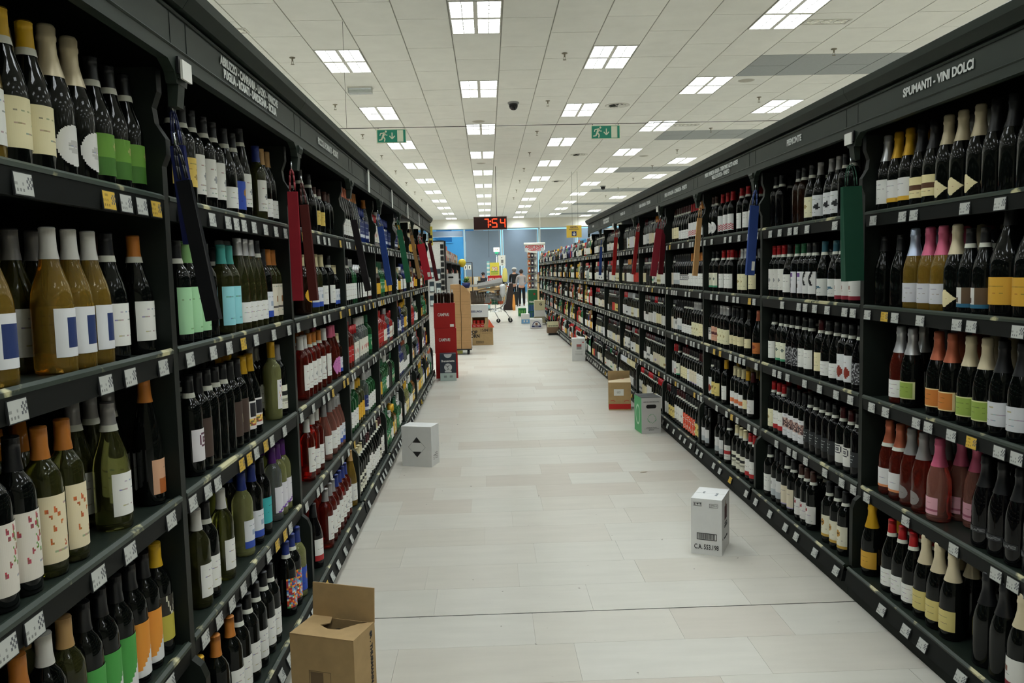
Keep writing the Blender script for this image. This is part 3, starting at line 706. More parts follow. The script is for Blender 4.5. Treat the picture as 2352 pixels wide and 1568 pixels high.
L('lilac', .035, .14, 72, '#c7bda6', 'cream, lilac-edged', ((T, 4, 3, 11), ('disc', 7, 5, 1.1, '#8a6a55'), ('band', 15, 15, '#8f84a8')))
L('redmark', .035, .125, 82, '#c6c4bf', 'white, red-marked', (('blob', 3, 5, '#8c2a33'), (T, 8, 2, 12), (T, 13, 3, 12)))
L('stripered', .035, .145, 72, '#c6c6c3', 'red-striped white', ((T, 3, 2, 11), ('stripes', 9, 14, '#a0222a')))
L('salmon', .035, .14, 76, '#b98c74', 'salmon', (('band', 6, 8, '#4a1f22'), (T, 3, 2, 12), (T, 11, 2, 12)))
L('smallc', .05, .11, 76, '#cdc39b', 'small cream', (('rect', 0, 2, 3, 5, '#55504a'), (T, 8, 2, 12)))
L('orangel', .03, .10, 72, '#a5602c', 'burnt orange', (('disc', 6, 7, 2.5, '#6a2a17'), (T, 12, 2, 12)))
L('yelcastle', .035, .13, 76, '#c9b66c', 'yellow, castle-drawn', (('blob', 6, 7, '#6b5a30'), (T, 12, 2, 12)))
L('worange', .04, .13, 72, '#c6c6c3', 'white and orange', ((T, 2, 2, 12), ('band', 8, 12, '#c0673c')))
L('redall', .035, .14, 74, '#b22a1e', 'red', (('noise', 2, 9, ('#d0492c', '#b22a1e', '#c93a22')), (T, 12, 2, 11)))
L('redorange', .02, .15, 80, '#c9401c', 'bright orange-red', (('noise', 1, 14, ('#d84a1e', '#c9401c', '#c9c3b8', '#b3321a')),))
L('whiteband', .03, .13, 80, '#c8c6b4', 'white, black-banded', (('band', 4, 6, '#121212'), ('band', 9, 10, '#8a8878'), (T, 12, 2, 11)))
L('graybot', .04, .14, 68, '#c0c0be', 'white and grey', (('disc', 4, 6, 1.2, '#77787a'), ('band', 10, 15, '#9aa0a3')))
L('blank', .04, .10, 70, '#22262a', 'dark', ())
L('redbands', .03, .13, 76, '#c3c2bb', 'white, red-banded', (('band', 6, 9, '#9c1f22'), (T, 3, 2, 12), (T, 12, 2, 12)))
L('spir', .04, .15, 76, '#c9c6b8', 'white', ((T, 3, 2, 12), ('disc', 8, 7, 2.2, '#a3302a'), (T, 13, 2, 12)))
L('spirc', .04, .14, 76, '#cbb878', 'cream', ((T, 3, 2, 12), ('disc', 7, 7, 2.2, '#3c4a6a'), (T, 12, 2, 12)))
L('spirb', .04, .15, 76, '#1b2b60', 'navy', ((T+'w', 4, 2, 12), (T+'w', 9, 3, 11), ('band', 12, 14, '#bfc4cf')))
L('spirg', .04, .15, 76, '#1f6b3d', 'green', ((T+'w', 4, 2, 12), ('disc', 9, 7, 2.4, '#cfc9b0')))
L('spirr', .04, .14, 76, '#a01d1a', 'red', ((T+'w', 4, 2, 12), (T+'w', 9, 3, 11)))
L('spiry', .04, .14, 76, '#c99a26', 'golden', ((T, 4, 2, 12), (T, 9, 3, 11)))

LABEL_ME = {}
def label_mesh(sh, key):
    if (sh, key) in LABEL_ME: return LABEL_ME[(sh, key)]
    z0, z1, ang, paper, word, feats, shape = LB[key]
    if sh == 'M': z0, z1 = z0*.85, z1*.85
    if sh in 'GS': z1 = min(z1, .137)
    if sh == 'J': z0, z1 = z0*1.2, z1*1.2
    R, C = 16, 14; rr = random.Random(sum(ord(ch) for ch in key))
    P = lin(paper); g = [[P]*C for _ in range(R)]; fine = {}; tx = set()
    for f in feats:
        k = f[0]
        if k.startswith(T):
            ink = tuple(x*.35 for x in P)
            if k.endswith('w'): ink = lin('#b9bdbd')
            if k.endswith('b'): ink = lin('#2c5264')
            for c in range(f[2], min(f[3], C)):
                if rr.random() < (.75 if len(k) > 4 else .55): tx.add((f[1], c)) if k != T+'b' else None; g[f[1]][c] = ink if len(k) > 4 else tuple(x*(.35+.3*rr.random()) for x in P)
        elif k == 'disc':
            for r_ in range(R):
                for c in range(C):
                    if (r_+.5-f[1]-.5)**2+(c+.5-f[2])**2 <= f[3]**2: g[r_][c] = lin(f[4])
        elif k == 'band':
            for r_ in range(f[1], f[2]+1): g[r_] = [lin(f[3])]*C
        elif k == 'rect':
            for r_ in range(f[1], min(R-1, f[2])+1):
                for c in range(f[3], min(C-1, f[4])+1): g[r_][c] = lin(f[5])
        elif k == 'dots':
            for _ in range(f[2]):
                r_, c = rr.randrange(2, 2*R-8), rr.randrange(2, 2*C-4)
                for dr, dc in ((0, 0), (0, 1), (1, 0), (-1, 0), (1, 1)):
                    if rr.random() < .75: fine[(r_+dr, c+dc)] = tuple(x*rr.uniform(.7, 1.4) for x in lin(f[1]))
        elif k == 'noise':
            for r_ in range(f[1], f[2]+1):
                for c in range(C): g[r_][c] = lin(rr.choice(f[3]))
        elif k == 'rings':
            for r_ in range(R):
                for c in range(C):
                    d_ = math.hypot(r_-f[1], c-f[2])
                    if d_ < 5 and int(d_) % 2 == 1: g[r_][c] = lin(f[3])
        elif k == 'tri':
            for r_ in range(R):
                for c in range(C):
                    if c > C-1-(r_-3)*1.1 and r_ > 3: g[r_][c] = lin(f[1])
        elif k == 'tri2':
            for r_ in range(7):
                for c in (3+r_//2, 10-r_//2): g[r_][min(C-1, c)] = lin(f[1])
        elif k == 'diag':
            for r_ in range(10, R):
                for c in range(C):
                    if abs((r_-10)*2-(C-1-c)) < 2: g[r_][c] = lin(f[1])
        elif k == 'frame':
            for r_ in range(R):
                for c in range(C):
                    if r_ in (0, R-1) or c in (0, C-1): g[r_][c] = lin(f[1])
        elif k == 'blob':
            for r_ in range(R):
                for c in range(C):
                    if math.hypot(r_-f[1], c-f[2]) < 1.3+1.4*rr.random(): g[r_][c] = lin(f[3])
        elif k == 'chevron':
            for r_ in range(10):
                for c in range(C):
                    if c > 4+abs(r_-5)*.9 and c < 8+abs(r_-5)*.6: g[r_][c] = lin(f[1])
        elif k == 'stripes':
            for r_ in range(f[1], f[2]+1):
                for c in range(C):
                    if (r_*2+c) % 4 < 2: g[r_][c] = lin(f[3])
    m = MB()
    half = math.radians(ang)
    R, C = 2*R, 2*C
    for r_ in range(R):
        for c in range(C):
            y, x = (r_+.5)/R*2-1, (c+.5)/C*2-1
            if shape == 'round' and x*x+y*y > 1: continue
            if shape == 'diamond' and abs(x)+abs(y)*.9 > 1: continue
            if shape == 'hex' and abs(x) > 1-.35*abs(y)*(.5+abs(y)): continue
            za, zb = z1-(z1-z0)*r_/R, z1-(z1-z0)*(r_+1)/R
            # seen from the front (outside), column 0 is the reader's left
            a1, a2 = -half+2*half*c/C, -half+2*half*(c+1)/C
            pts = []
            for a_, z_ in ((a1, zb), (a2, zb), (a2, za), (a1, za)):
                r__ = prof_r(sh, z_)*(.80 if sh == 'Q' else 1)
                if sh == 'Q':
                    yy = .038*a_/half; pts.append((.0402, yy, z_))
                else: pts.append(((r__+.0007)*math.cos(a_), (r__+.0007)*math.sin(a_), z_))
            m.quad(pts, 0, tuple(min(.88, q_*1.22) for q_ in (fine.get((r_, c)) or (P if (r_//2, c//2) in tx and r_ % 2 else g[r_//2][c//2]))), sm=sh != 'Q')
    LABEL_ME[(sh, key)] = m.mesh('label', M_PRINT); return LABEL_ME[(sh, key)]
ME = {}
def body_mesh(sh, gl, nm):
    if (sh, gl, nm) not in ME:
        if sh == 'Q': ME[(sh, gl, nm)] = MB().lathe(PROF[sh][2], 4, a0=PI/4); 
        else: ME[(sh, gl, nm)] = MB().lathe(PROF[sh][2], 18)
        mb = ME[(sh, gl, nm)]
        if sh == 'Q': mb.sm = [False]*len(mb.f)
        ME[(sh, gl, nm)] = mb.mesh(nm, GLASS[gl])
    return ME[(sh, gl, nm)]
def cap_mesh(sh, cap):
    if ('cap', sh, cap) in ME: return ME[('cap', sh, cap)]
    e = .0009
    if sh == 'S':
        pr = [(prof_r('S', .212)+e, .212), (prof_r('S', .235)+e, .235), (.0185, .262), (.0178, .285), (.0195, .289), (.0195, .296), (.0180, .300), (.0186, .314), (.0150, .3205), (0, .322)]
    elif sh == 'Q': pr = [(.0178, .2), (.0185, .205), (.0185, .256), (0, .2575)]
    else:
        z0, z1 = CAPZ[sh]; n = 3; pr = [(prof_r(sh, z0+(z1-z0)*i/n*.97)+e, z0+(z1-z0)*i/n*.97) for i in range(n+1)]
        pr += [(pr[-1][0]+.0006, z1-.004), (pr[-1][0]-.001, z1), (0, z1+.0004)]
    ME[('cap', sh, cap)] = MB().lathe(pr, 16).mesh('capsule', CAPM[cap]); return ME[('cap', sh, cap)]
def band_mesh(sh):
    if ('band', sh) in ME: return ME[('band', sh)]
    z = (CAPZ[sh][0] if sh in CAPZ else .21); z0 = z-.003; z1 = z+.012
    ME[('band', sh)] = MB().lathe([(prof_r(sh, z0)+.0016, z0), (prof_r(sh, z1)+.0019, z1)], 16).mesh('neck_band', M_BAND); return ME[('band', sh)]

ST = {}
def style(key, sh, gl, cap, band, lab, cat=None):
    ST[key] = (sh, gl, cap, band, lab, cat)
FRONT = []   # every bottle in a front row: side, bay, shelf, depth row, Y, style key
def run(s, k, sh_i, caps, key, d=0):
    """caps: columns of the photograph where the bottle tops of this facing show"""
    zt = SZ[sh_i]+.275
    shape = ST[key][0]; r = PROF[shape][0]
    u = (.085 if sh_i < 5 else .03)+r+.088*d
    for px in caps: FRONT.append([s, k, sh_i, d, y_on(px, X(s, u), zt), key])
# styles: shape, glass, capsule, neck band?, label
for row in '''gwhite G gold yellow 0 w|gcream G dark yellow 1 c|spround S dark champ 0 roundw|ggreen G dark black 1 greenart|gblue G gold white 0 wblue|golive G olive gray 0 w|gtan G dark orange 1 w|gbrown G dark brown 1 w
flor B dark black 0 floral|leaf B olive orange 0 leafy|gsky G olive gray 1 w|fpeach F dark orange 0 peach|fsky G dark gray 1 w|hgreen B dark black 0 halfgreen|hor B dark black 0 halforange|kyel B dark yellow 0 kyel|clearw B olive tan 0 w|dwcap B dark white 0 w|dor B dark orange 0 w
yel B dark black 1 yellow|btall B dark black 1 wt|gsmall G dark black 1 wl|gbl G dark black 1 bluel|ftall F dark black 1 wt|bolive B olive blue 0 wt|gtanw G dark tan 0 wl
mint B dark lgreen 0 lgl|mintb B dark black 1 lgl|sky B olive teal 0 skyl|fwhite F olive silver 0 wl|fwhiteb F olive black 1 wl|crest B olive orange 0 crest|bluew B dark black 0 blueb|ybit B dark black 1 smallc
swirl B dark black 1 swirl|darkb B dark black 0 darkb|plain B dark black 1 blank|plaino B dark black 0 blank|orn G dark gold 0 pattern|conf T lime gold 0 confetti|wst B dark gray 0 whiteband|gray B dark gray 0 w
blkw B dark black 1 w|ogw B olive white 0 w|lime B lime blue 0 blueb|limed B dark blue 0 blueb|tealb B dark black 0 tealb|psw B clear purple 0 psw|pswg B lime purple 0 psw
dorw B dark orange 0 w|mos B dark blue 1 mosaic|mosg B lime blue 0 bluel|goldm B dark gold 0 kyel
pfw M dark black 1 w|pfy M dark brown 1 yellow|pfd M dark brown 0 blank|pfg G dark black 1 blank|ycirc R brown cream 0 yround|wcap B dark cream 0 w|wblu B olive cream 0 blueb|sblue M dark cream 0 blueb
rswhite B rose white 0 wt|rsor B rose orange 1 wt|rsp G rose pink 0 pinkp|beer M brown cream 1 blueb|rst T rose white 0 w|rsb G pink gray 0 w|rsbb G pink silver 0 blueb|darkt G black black 0 wr|rsg B rose gray 0 wt|rsbl B rose blue 0 wt|tany F gold tan 0 w
sps S dark silver 0 w|spg S dark gold 0 wy|spbb S dark black 0 cbrown|spd S dark champ 0 diamond|spds S dark silver 0 diamond|spk S dark black 0 blank|gplain G dark black 0 blank|spsky S gold skyfoil 0 lace|sppk S gold pink 0 lace|gfox G dark black 1 fox|magor J dark black 0 goldb|sprs S rose silver 0 wl|spgl S dark silver 0 greenb|spor S dark copper 0 orangeb|spgr S dark champ 0 greenb|spme S dark black 0 metro
rscop S rose copper 1 rosew|rsgray S rose gray 0 grayround|rspk S pink pink 0 pinkb|ella S black black 0 blackw|sgold S dark gold 0 goldb|gred G dark red 1 wl|spale S dark champ 0 paley|spgold S dark champ 0 blank|spbig S dark champ 0 redfoot
bblk B black black 1 blank|bbrn B brown black 1 blank|gcr G dark black 1 cb|gfig G dark gray 0 figure|bredw B dark red 1 wt|bgrn B dark green 1 purpband|bchev B dark black 1 chev|glaella G dark dteal 1 laella|gredft B dark black 1 redfoot
bw B dark black 1 w|bwg B dark black 1 wg|gsil G black black 1 silverp|gww G dark black 1 w|bcr B dark dkred 1 c|gwl G dark black 1 wl|brsh B dark black 1 redshape|brc B dark red 1 cb|brr B dark red 1 wr|bph B dark black 0 photo|bthin B black black 1 thin|bcirc B dark dkred 1 circle
boval B dark black 1 ovalgold|blil B dark black 1 lilac|brm B dark brown 1 redmark|bww B dark black 1 w|ground G dark brown 1 roundw|bstr B dark red 0 stripered|bgw B dark red 1 w|bgr B dark black 0 graybot|bcl B dark silver 0 cb|bsal B dark black 0 salmon|bsc B dark black 0 smallc|gor G dark copper 0 orangel
bwx B dark black 0 circle|byc B dark black 0 yelcastle|bgt T dark gold 0 w|bwo B dark cream 0 worange|bcy B dark gold 0 smallc|gdk G dark dkred 0 redmark|bro B dark black 1 redorange|bra B dark dkred 1 redall|bwb B dark cream 1 whiteband|brb B dark black 1 redbands|bry B dark red 0 redall|bgb B dark black 0 graybot|bcc B dark black 1 c|brw B dark dkred 0 w|bdw B dark dkred 1 wt|gcw G dark brown 1 c|bgn B dark green 0 w|bor B dark orange 0 w|ggr G dark brown 0 w|gdw G dark dkred 1 wl
q1 Q clear red 0 spir|q2 Q amber gold 0 spirc|q3 Q blue blue 0 spirb|q4 Q green green 0 spirg|q5 Q dark black 0 spiry|r1 R clear white 0 spir|r2 R green green 0 spirg|r3 R amber black 0 spirc|r4 R rose red 0 spirr|r5 R clear silver 0 spirb|r6 R dark black 0 spiry|r7 R blue blue 0 w|t1 T clear silver 0 spirb|t2 T lime gold 0 spirc|t3 T clear red 0 spirr|t4 T green white 0 w|t5 T amber tan 0 spir|r8 R red red 0 spirr|r9 R olive gold 0 spiry|m1 M brown cream 0 spiry|m2 M red red 0 spir|f1 F clear copper 0 wl|f2 F dark copper 0 w|f3 F clear orange 0 wl|r10 R green silver 0 w|q6 Q dark silver 0 w|m3 M green white 0 w'''.replace('\n', '|').split('|'):
    key, sh, gl, cap, band, lab = row.split(); style(key, sh, gl, cap, int(band), lab)

# ---- left side, first three bays read from the photograph
Lf = -1
run(Lf,0,1,[-30],'gwhite'); run(Lf,0,1,[37,75],'gcream'); run(Lf,0,1,[130,185],'spround'); run(Lf,0,1,[240,275,305],'ggreen')
run(Lf,0,2,[-40,122,160,198],'gblue'); run(Lf,0,2,[28,70],'golive',1); run(Lf,0,2,[232],'gww'); run(Lf,0,2,[268],'gbrown',1); run(Lf,0,2,[323],'gtan')
run(Lf,0,3,[-35,25],'flor'); run(Lf,0,3,[89,142],'leaf'); run(Lf,0,3,[166,207],'gsky',1); run(Lf,0,3,[247],'gsky'); run(Lf,0,3,[283],'fsky',1); run(Lf,0,3,[345],'fpeach')
run(Lf,0,4,[40],'dor'); run(Lf,0,4,[120],'dwcap'); run(Lf,0,4,[168],'clearw'); run(Lf,0,4,[215,290,318],'hgreen'); run(Lf,0,4,[250,325],'plaino',1); run(Lf,0,4,[345,362],'hor'); run(Lf,0,4,[388],'kyel')
run(Lf,1,1,[397,412],'yel'); run(Lf,1,1,[431,463,485],'btall'); run(Lf,1,1,[511],'gsmall'); run(Lf,1,1,[531],'gbl'); run(Lf,1,1,[548],'ftall'); run(Lf,1,1,[572],'plain',1); run(Lf,1,1,[598],'bolive'); run(Lf,1,1,[615,626],'gtanw')
run(Lf,1,2,[405],'mintb'); run(Lf,1,2,[429,445],'mint'); run(Lf,1,2,[462],'plaino'); run(Lf,1,2,[484],'ybit',1); run(Lf,1,2,[506,523],'sky'); run(Lf,1,2,[548,571,587],'fwhite'); run(Lf,1,2,[601],'fwhiteb'); run(Lf,1,2,[612],'bluew',0); run(Lf,1,2,[627,638],'crest')
run(Lf,1,3,[432],'swirl'); run(Lf,1,3,[456],'darkb'); run(Lf,1,3,[476,493,508],'plain'); run(Lf,1,3,[524,538],'darkb'); run(Lf,1,3,[554,567],'orn'); run(Lf,1,3,[596,606],'gray',1); run(Lf,1,3,[622],'conf'); run(Lf,1,3,[647],'wst')
run(Lf,1,4,[450],'ogw'); run(Lf,1,4,[469],'blkw'); run(Lf,1,4,[506],'ogw'); run(Lf,1,4,[553],'lime'); run(Lf,1,4,[576],'limed'); run(Lf,1,4,[596],'tealb'); run(Lf,1,4,[628],'psw'); run(Lf,1,4,[650,662],'pswg')
run(Lf,1,5,[452],'goldm'); run(Lf,1,5,[494,526],'dorw'); run(Lf,1,5,[545,566,585,603,617],'bww'); run(Lf,1,5,[590,610],'blkw',1); run(Lf,1,5,[655,668],'mos'); run(Lf,1,5,[680],'mosg')
run(Lf,2,1,[686,706],'pfg'); run(Lf,2,1,[718,729],'pfy'); run(Lf,2,1,[742,750],'pfd')
run(Lf,2,2,[691],'ycirc'); run(Lf,2,2,[712,722],'wblu'); run(Lf,2,2,[735],'wcap'); run(Lf,2,2,[753],'bww'); run(Lf,2,2,[767,777],'sblue')
run(Lf,2,3,[688,697],'rswhite'); run(Lf,2,3,[708,718,730],'rsor'); run(Lf,2,3,[742],'rswhite'); run(Lf,2,3,[759,768],'rsp'); run(Lf,2,3,[777],'beer')
run(Lf,2,4,[703],'rswhite'); run(Lf,2,4,[715,725],'rst'); run(Lf,2,4,[742,757,765],'rsb'); run(Lf,2,4,[783,790],'rsbb')
run(Lf,2,5,[718],'darkt'); run(Lf,2,5,[746,755,762],'rsg'); run(Lf,2,5,[770,777,784,790],'rsbl'); run(Lf,2,5,[808],'tany')
# ---- right side
Rt = 1
run(Rt,0,1,[2042],'sps'); run(Rt,0,1,[2072,2098],'spg'); run(Rt,0,1,[2118,2138],'spbb'); run(Rt,0,1,[2180,2210,2256],'spd'); run(Rt,0,1,[2234,2276],'spds',1); run(Rt,0,1,[2296,2335],'spk'); run(Rt,0,1,[2375,2410],'spk')
run(Rt,0,2,[2021,2070],'gplain'); run(Rt,0,2,[2103],'spsky'); run(Rt,0,2,[2141,2187],'sppk'); run(Rt,0,2,[2215],'spd'); run(Rt,0,2,[2248,2284],'gfox'); run(Rt,0,2,[2307],'magor'); run(Rt,0,2,[2352,2390],'magor')
run(Rt,0,3,[2074],'sprs'); run(Rt,0,3,[2093],'spgl'); run(Rt,0,3,[2122],'sps',1); run(Rt,0,3,[2160,2186],'spor'); run(Rt,0,3,[2231,2269],'spgr'); run(Rt,0,3,[2307,2352,2400],'spme')
run(Rt,0,4,[2046,2069],'rscop'); run(Rt,0,4,[2095,2121],'rsgray'); run(Rt,0,4,[2159],'rspk'); run(Rt,0,4,[2210,2246],'rspk',1); run(Rt,0,4,[2268,2310,2345,2385],'ella')
run(Rt,0,5,[2004],'sgold'); run(Rt,0,5,[2051,2083,2107],'gred'); run(Rt,0,5,[2070],'sgold',1); run(Rt,0,5,[2124,2153,2178],'spale'); run(Rt,0,5,[2203,2233],'spgold',1); run(Rt,0,5,[2280,2312],'spk'); run(Rt,0,5,[2345,2390],'spbig')
run(Rt,1,1,[1784,1797],'bblk'); run(Rt,1,1,[1815],'plain',1); run(Rt,1,1,[1838,1847],'bbrn'); run(Rt,1,1,[1867],'gcr'); run(Rt,1,1,[1886,1912,1929],'gfig'); run(Rt,1,1,[1944,1961],'bblk')
run(Rt,1,2,[1770,1782,1798],'bredw'); run(Rt,1,2,[1815],'gww'); run(Rt,1,2,[1833,1848],'bgrn'); run(Rt,1,2,[1861,1874],'bchev'); run(Rt,1,2,[1896,1924],'glaella'); run(Rt,1,2,[1940,1953,1966],'gredft')
run(Rt,1,3,[1773],'bw'); run(Rt,1,3,[1797,1810],'bwg'); run(Rt,1,3,[1822,1833],'gsil'); run(Rt,1,3,[1852,1865],'gww'); run(Rt,1,3,[1888],'bcr'); run(Rt,1,3,[1905,1925],'gwl'); run(Rt,1,3,[1946,1958],'brsh'); run(Rt,1,3,[1975],'gsil')
run(Rt,1,4,[1772],'brc'); run(Rt,1,4,[1794,1804],'brr'); run(Rt,1,4,[1816,1827,1838,1848],'bph'); run(Rt,1,4,[1861,1875,1889],'bthin'); run(Rt,1,4,[1905,1917],'bthin'); run(Rt,1,4,[1938,1957],'bcirc'); run(Rt,1,4,[1974],'bthin')
run(Rt,1,5,[1770],'bw'); run(Rt,1,5,[1787,1797],'bgr'); run(Rt,1,5,[1810,1824],'blil'); run(Rt,1,5,[1844,1855,1867],'brm'); run(Rt,1,5,[1885,1899],'bww',1); run(Rt,1,5,[1906,1925,1943],'boval')
run(Rt,2,1,[1635,1643],'ground'); run(Rt,2,1,[1661,1673,1684],'bstr'); run(Rt,2,1,[1705,1719],'bgw'); run(Rt,2,1,[1735],'ggr')
run(Rt,2,2,[1640,1649],'bwg'); run(Rt,2,2,[1663,1675,1683],'bgw'); run(Rt,2,2,[1707,1715],'bcl'); run(Rt,2,2,[1734],'gcw')
run(Rt,2,3,[1630],'bwx'); run(Rt,2,3,[1640,1647],'bsal'); run(Rt,2,3,[1655,1663,1672],'bcl'); run(Rt,2,3,[1688,1697,1707,1723],'bsc'); run(Rt,2,3,[1744],'gor')
run(Rt,2,4,[1635],'brsh'); run(Rt,2,4,[1645,1653],'byc'); run(Rt,2,4,[1669],'bgt'); run(Rt,2,4,[1690,1699,1709],'bwo'); run(Rt,2,4,[1719],'bcy'); run(Rt,2,4,[1731],'gdk')
run(Rt,2,5,[1619,1631],'bgb'); run(Rt,2,5,[1654,1664],'bgr'); run(Rt,2,5,[1676],'brb'); run(Rt,2,5,[1694,1704,1713],'bwb'); run(Rt,2,5,[1725,1735],'brr')

def fill(s, k, sh_i, pal, seed, gap=.0):
    r2 = random.Random(seed); y = bay_y0(s, k)+.03; end = bay_y0(s, k)+BAYW-.03
    while True:
        key = r2.choice(pal); r = PROF[ST[key][0]][0]; n = r2.choice((1, 2, 2, 3, 3, 4))
        if r2.random() < .07: y += .09
        for _ in range(n):
            y += r+.002
            if y+r > end: return
            FRONT.append([s, k, sh_i, 0, y, key]); y += r+.001+gap*r2.random()
REDS = ['bw', 'bww', 'gww', 'bwg', 'bcr', 'gcr', 'bredw', 'bdw', 'brw', 'bcc', 'bgr', 'brr', 'bwx', 'bcl', 'bsc', 'byc', 'gwl', 'gdw', 'blil', 'brm', 'gcw', 'bstr', 'bwb', 'bph', 'bthin', 'bcirc', 'brb', 'bgb', 'plain', 'bor', 'bgn', 'gfig', 'bra', 'bwo']
SPIR = ['q1', 'q2', 'q3', 'q4', 'q5', 'r1', 'r2', 'r3', 'r4', 'r5', 'r6', 'r7', 't1', 't2', 't3', 't4', 't5', 'r8', 'r9', 'm1', 'm2', 'f1', 'f2', 'r10', 'q6', 'bww', 'gww', 'm3']
P_L = {(3, 1): ['f2', 'f2', 'f3', 't5', 'q3'], (3, 2): ['r10', 'm3', 'r7', 'q6', 'spk', 'bww'], (3, 3): ['r8', 'r4', 'r1', 'r2', 't3', 'q1'], (3, 4): ['t4', 'r9', 'q1', 'r5', 't1', 'r10', 'r1'], (3, 5): ['bww', 'bwb', 'gww', 'q6', 'bdw'],
       (4, 1): ['r1', 'q1', 'q3', 't1', 'r3'], (4, 2): ['t4', 'r2', 'm1', 'q5', 'r6'], (4, 3): ['r5', 'r8', 'r1', 'm2', 'q1'], (4, 4): ['r2', 't4', 'r2', 'r6', 'plain', 'q4'], (4, 5): ['r10', 'r2', 'r1', 'q2', 'r9', 'm3']}
for k in range(3, 8):
    for i in range(1, 6): fill(-1, k, i, P_L.get((k, i), SPIR), 500+k*9+i, .004)
fill(1, 3, 5, ['bro', 'bro', 'byc', 'bdw', 'brr', 'brw', 'byc'], 77)
for k in range(3, 8):
    for i in range(1, 6):
        if (k, i) == (3, 5): continue
        fill(1, k, i, REDS, 900+k*11+i)
FILLER = []
for s_ in (1, -1):
    for i in range(1, 6):
        n0 = len(FRONT); fill(s_, -1, i, REDS, 3100+i*7+s_); FILLER += FRONT[n0:]; del FRONT[n0:]
for k in range(8, 18):
    for i in range(1, 6):
        n0 = len(FRONT); fill(1, k, i, SPIR+REDS[:12]+['r8', 'm2', 'r9', 'm1'], 2000+k*7+i)
        FILLER += FRONT[n0:]; del FRONT[n0:]
# let neighbours of a row settle so that none overlap
rows = {}
for e in FRONT: rows.setdefault((e[0], e[1], e[2], e[3]), []).append(e)
for key, es in rows.items():
    es.sort(key=lambda e: e[4]); lo, hi = bay_y0(key[0], key[1])+.018, bay_y0(key[0], key[1])+BAYW-.018
    R_ = [PROF[ST[e[5]][0]][0] for e in es]
    tot = sum(2*r+.002 for r in R_)
    while tot > hi-lo: es.pop(); R_.pop(); tot = sum(2*r+.002 for r in R_)
    for _ in range(400):
        for i in range(len(es)):
            es[i][4] = min(max(es[i][4], lo+R_[i]), hi-R_[i])
        for i in range(len(es)-1):
            dd = (R_[i]+R_[i+1]+.002)-(es[i+1][4]-es[i][4])
            if dd > 0: es[i][4] -= dd/2; es[i+1][4] += dd/2
FRONT = [e for es in rows.values() for e in es]
def kindname(key):
    sh, gl, cap, band, lab, _ = ST[key]
    if key[0] in 'qrtmf' and key[1:].isdigit(): return 'spirit_bottle', 'bottle'
    if sh in 'SJ': return 'sparkling_wine_bottle', 'wine bottle'
    if gl in ('rose', 'pink'): return 'rose_wine_bottle', 'wine bottle'
    if gl in ('gold', 'lime', 'olive', 'clear'): return 'white_wine_bottle', 'wine bottle'
    return 'dark_wine_bottle', 'wine bottle'
def desc(key):
    sh, gl, cap, band, lab, _ = ST[key]
    w_ = LB[lab][4]; tall = {'J': 'big ', 'Q': 'square ', 'M': 'small ', 'F': 'slender ', 'G': 'sloping '}.get(sh, '')
    return f'{tall}{GW[gl]} bottle, {w_} label, {CW.get(cap, cap)} '+('foil' if sh == 'S' and 'foil' not in CW.get(cap, cap) else 'top')
SHW = {1: 'top', 2: 'second', 3: 'third', 4: 'fourth', 5: 'base'}
def tidy(s_): return s_.replace('foil foil', 'foil')
# the three hundred largest of each kind stand as objects; deeper rows and the rest are one stock object
buckets = {}
for e in FRONT: buckets.setdefault(kindname(e[5])[0], []).append(e)
IND = []
for kn, es in buckets.items():
    es.sort(key=lambda e: e[4]); IND += es[:290]; FILLER += es[290:]
for e in IND:
    # behind every front bottle one or two more of the same facing
    s, k, sh_i, d, y, key = e
    if d == 0 and y < 9:
        for dd in (1, 2):
            if rnd.random() < (.8 if dd == 1 else .6): FILLER.append([s, k, sh_i, dd, y+rnd.uniform(-.003, .003), key])
occ = {}
for e in IND: occ.setdefault((e[0], e[1], e[2], e[3]), []).append((e[4], PROF[ST[e[5]][0]][0]))
same = {}
for e in IND: same.setdefault((e[0], e[1], e[2], desc(e[5])), []).append(e)
for (s, k, sh_i, ds), es in same.items():
    es.sort(key=lambda e: (e[4], e[3])); n = len(es)
    place = f'{SHW[sh_i]} {BAYNAME[(s, k)]} bay shelf' if sh_i < 5 else f'base shelf, {BAYNAME[(s, k)]} bay'
    for i, e in enumerate(es):
        d, y, key = e[3], e[4], e[5]; sh, gl, cap, band, lab, _ = ST[key]; nm, cat = kindname(key); r = PROF[sh][0]
        lb = tidy(ds)+(f', {ORD[i+1]} of {NUM[n]}' if n > 1 else '')+', '+place
        u = (.085 if sh_i < 5 else .03)+r+.088*d
        o = thing(nm, lb, cat, (X(s, u), y, SZ[sh_i]+.0003), rz=(PI if s == 1 else 0)+rnd.uniform(-.16, .16), group=f'{ds.split(",")[0]}s on the {place}', data=body_mesh(sh, gl, nm))
        add('capsule', cap_mesh(sh, cap), o)
        if band: add('neck_band', band_mesh(sh), o)
        if lab != 'blank': add('label', label_mesh(sh, lab), o)
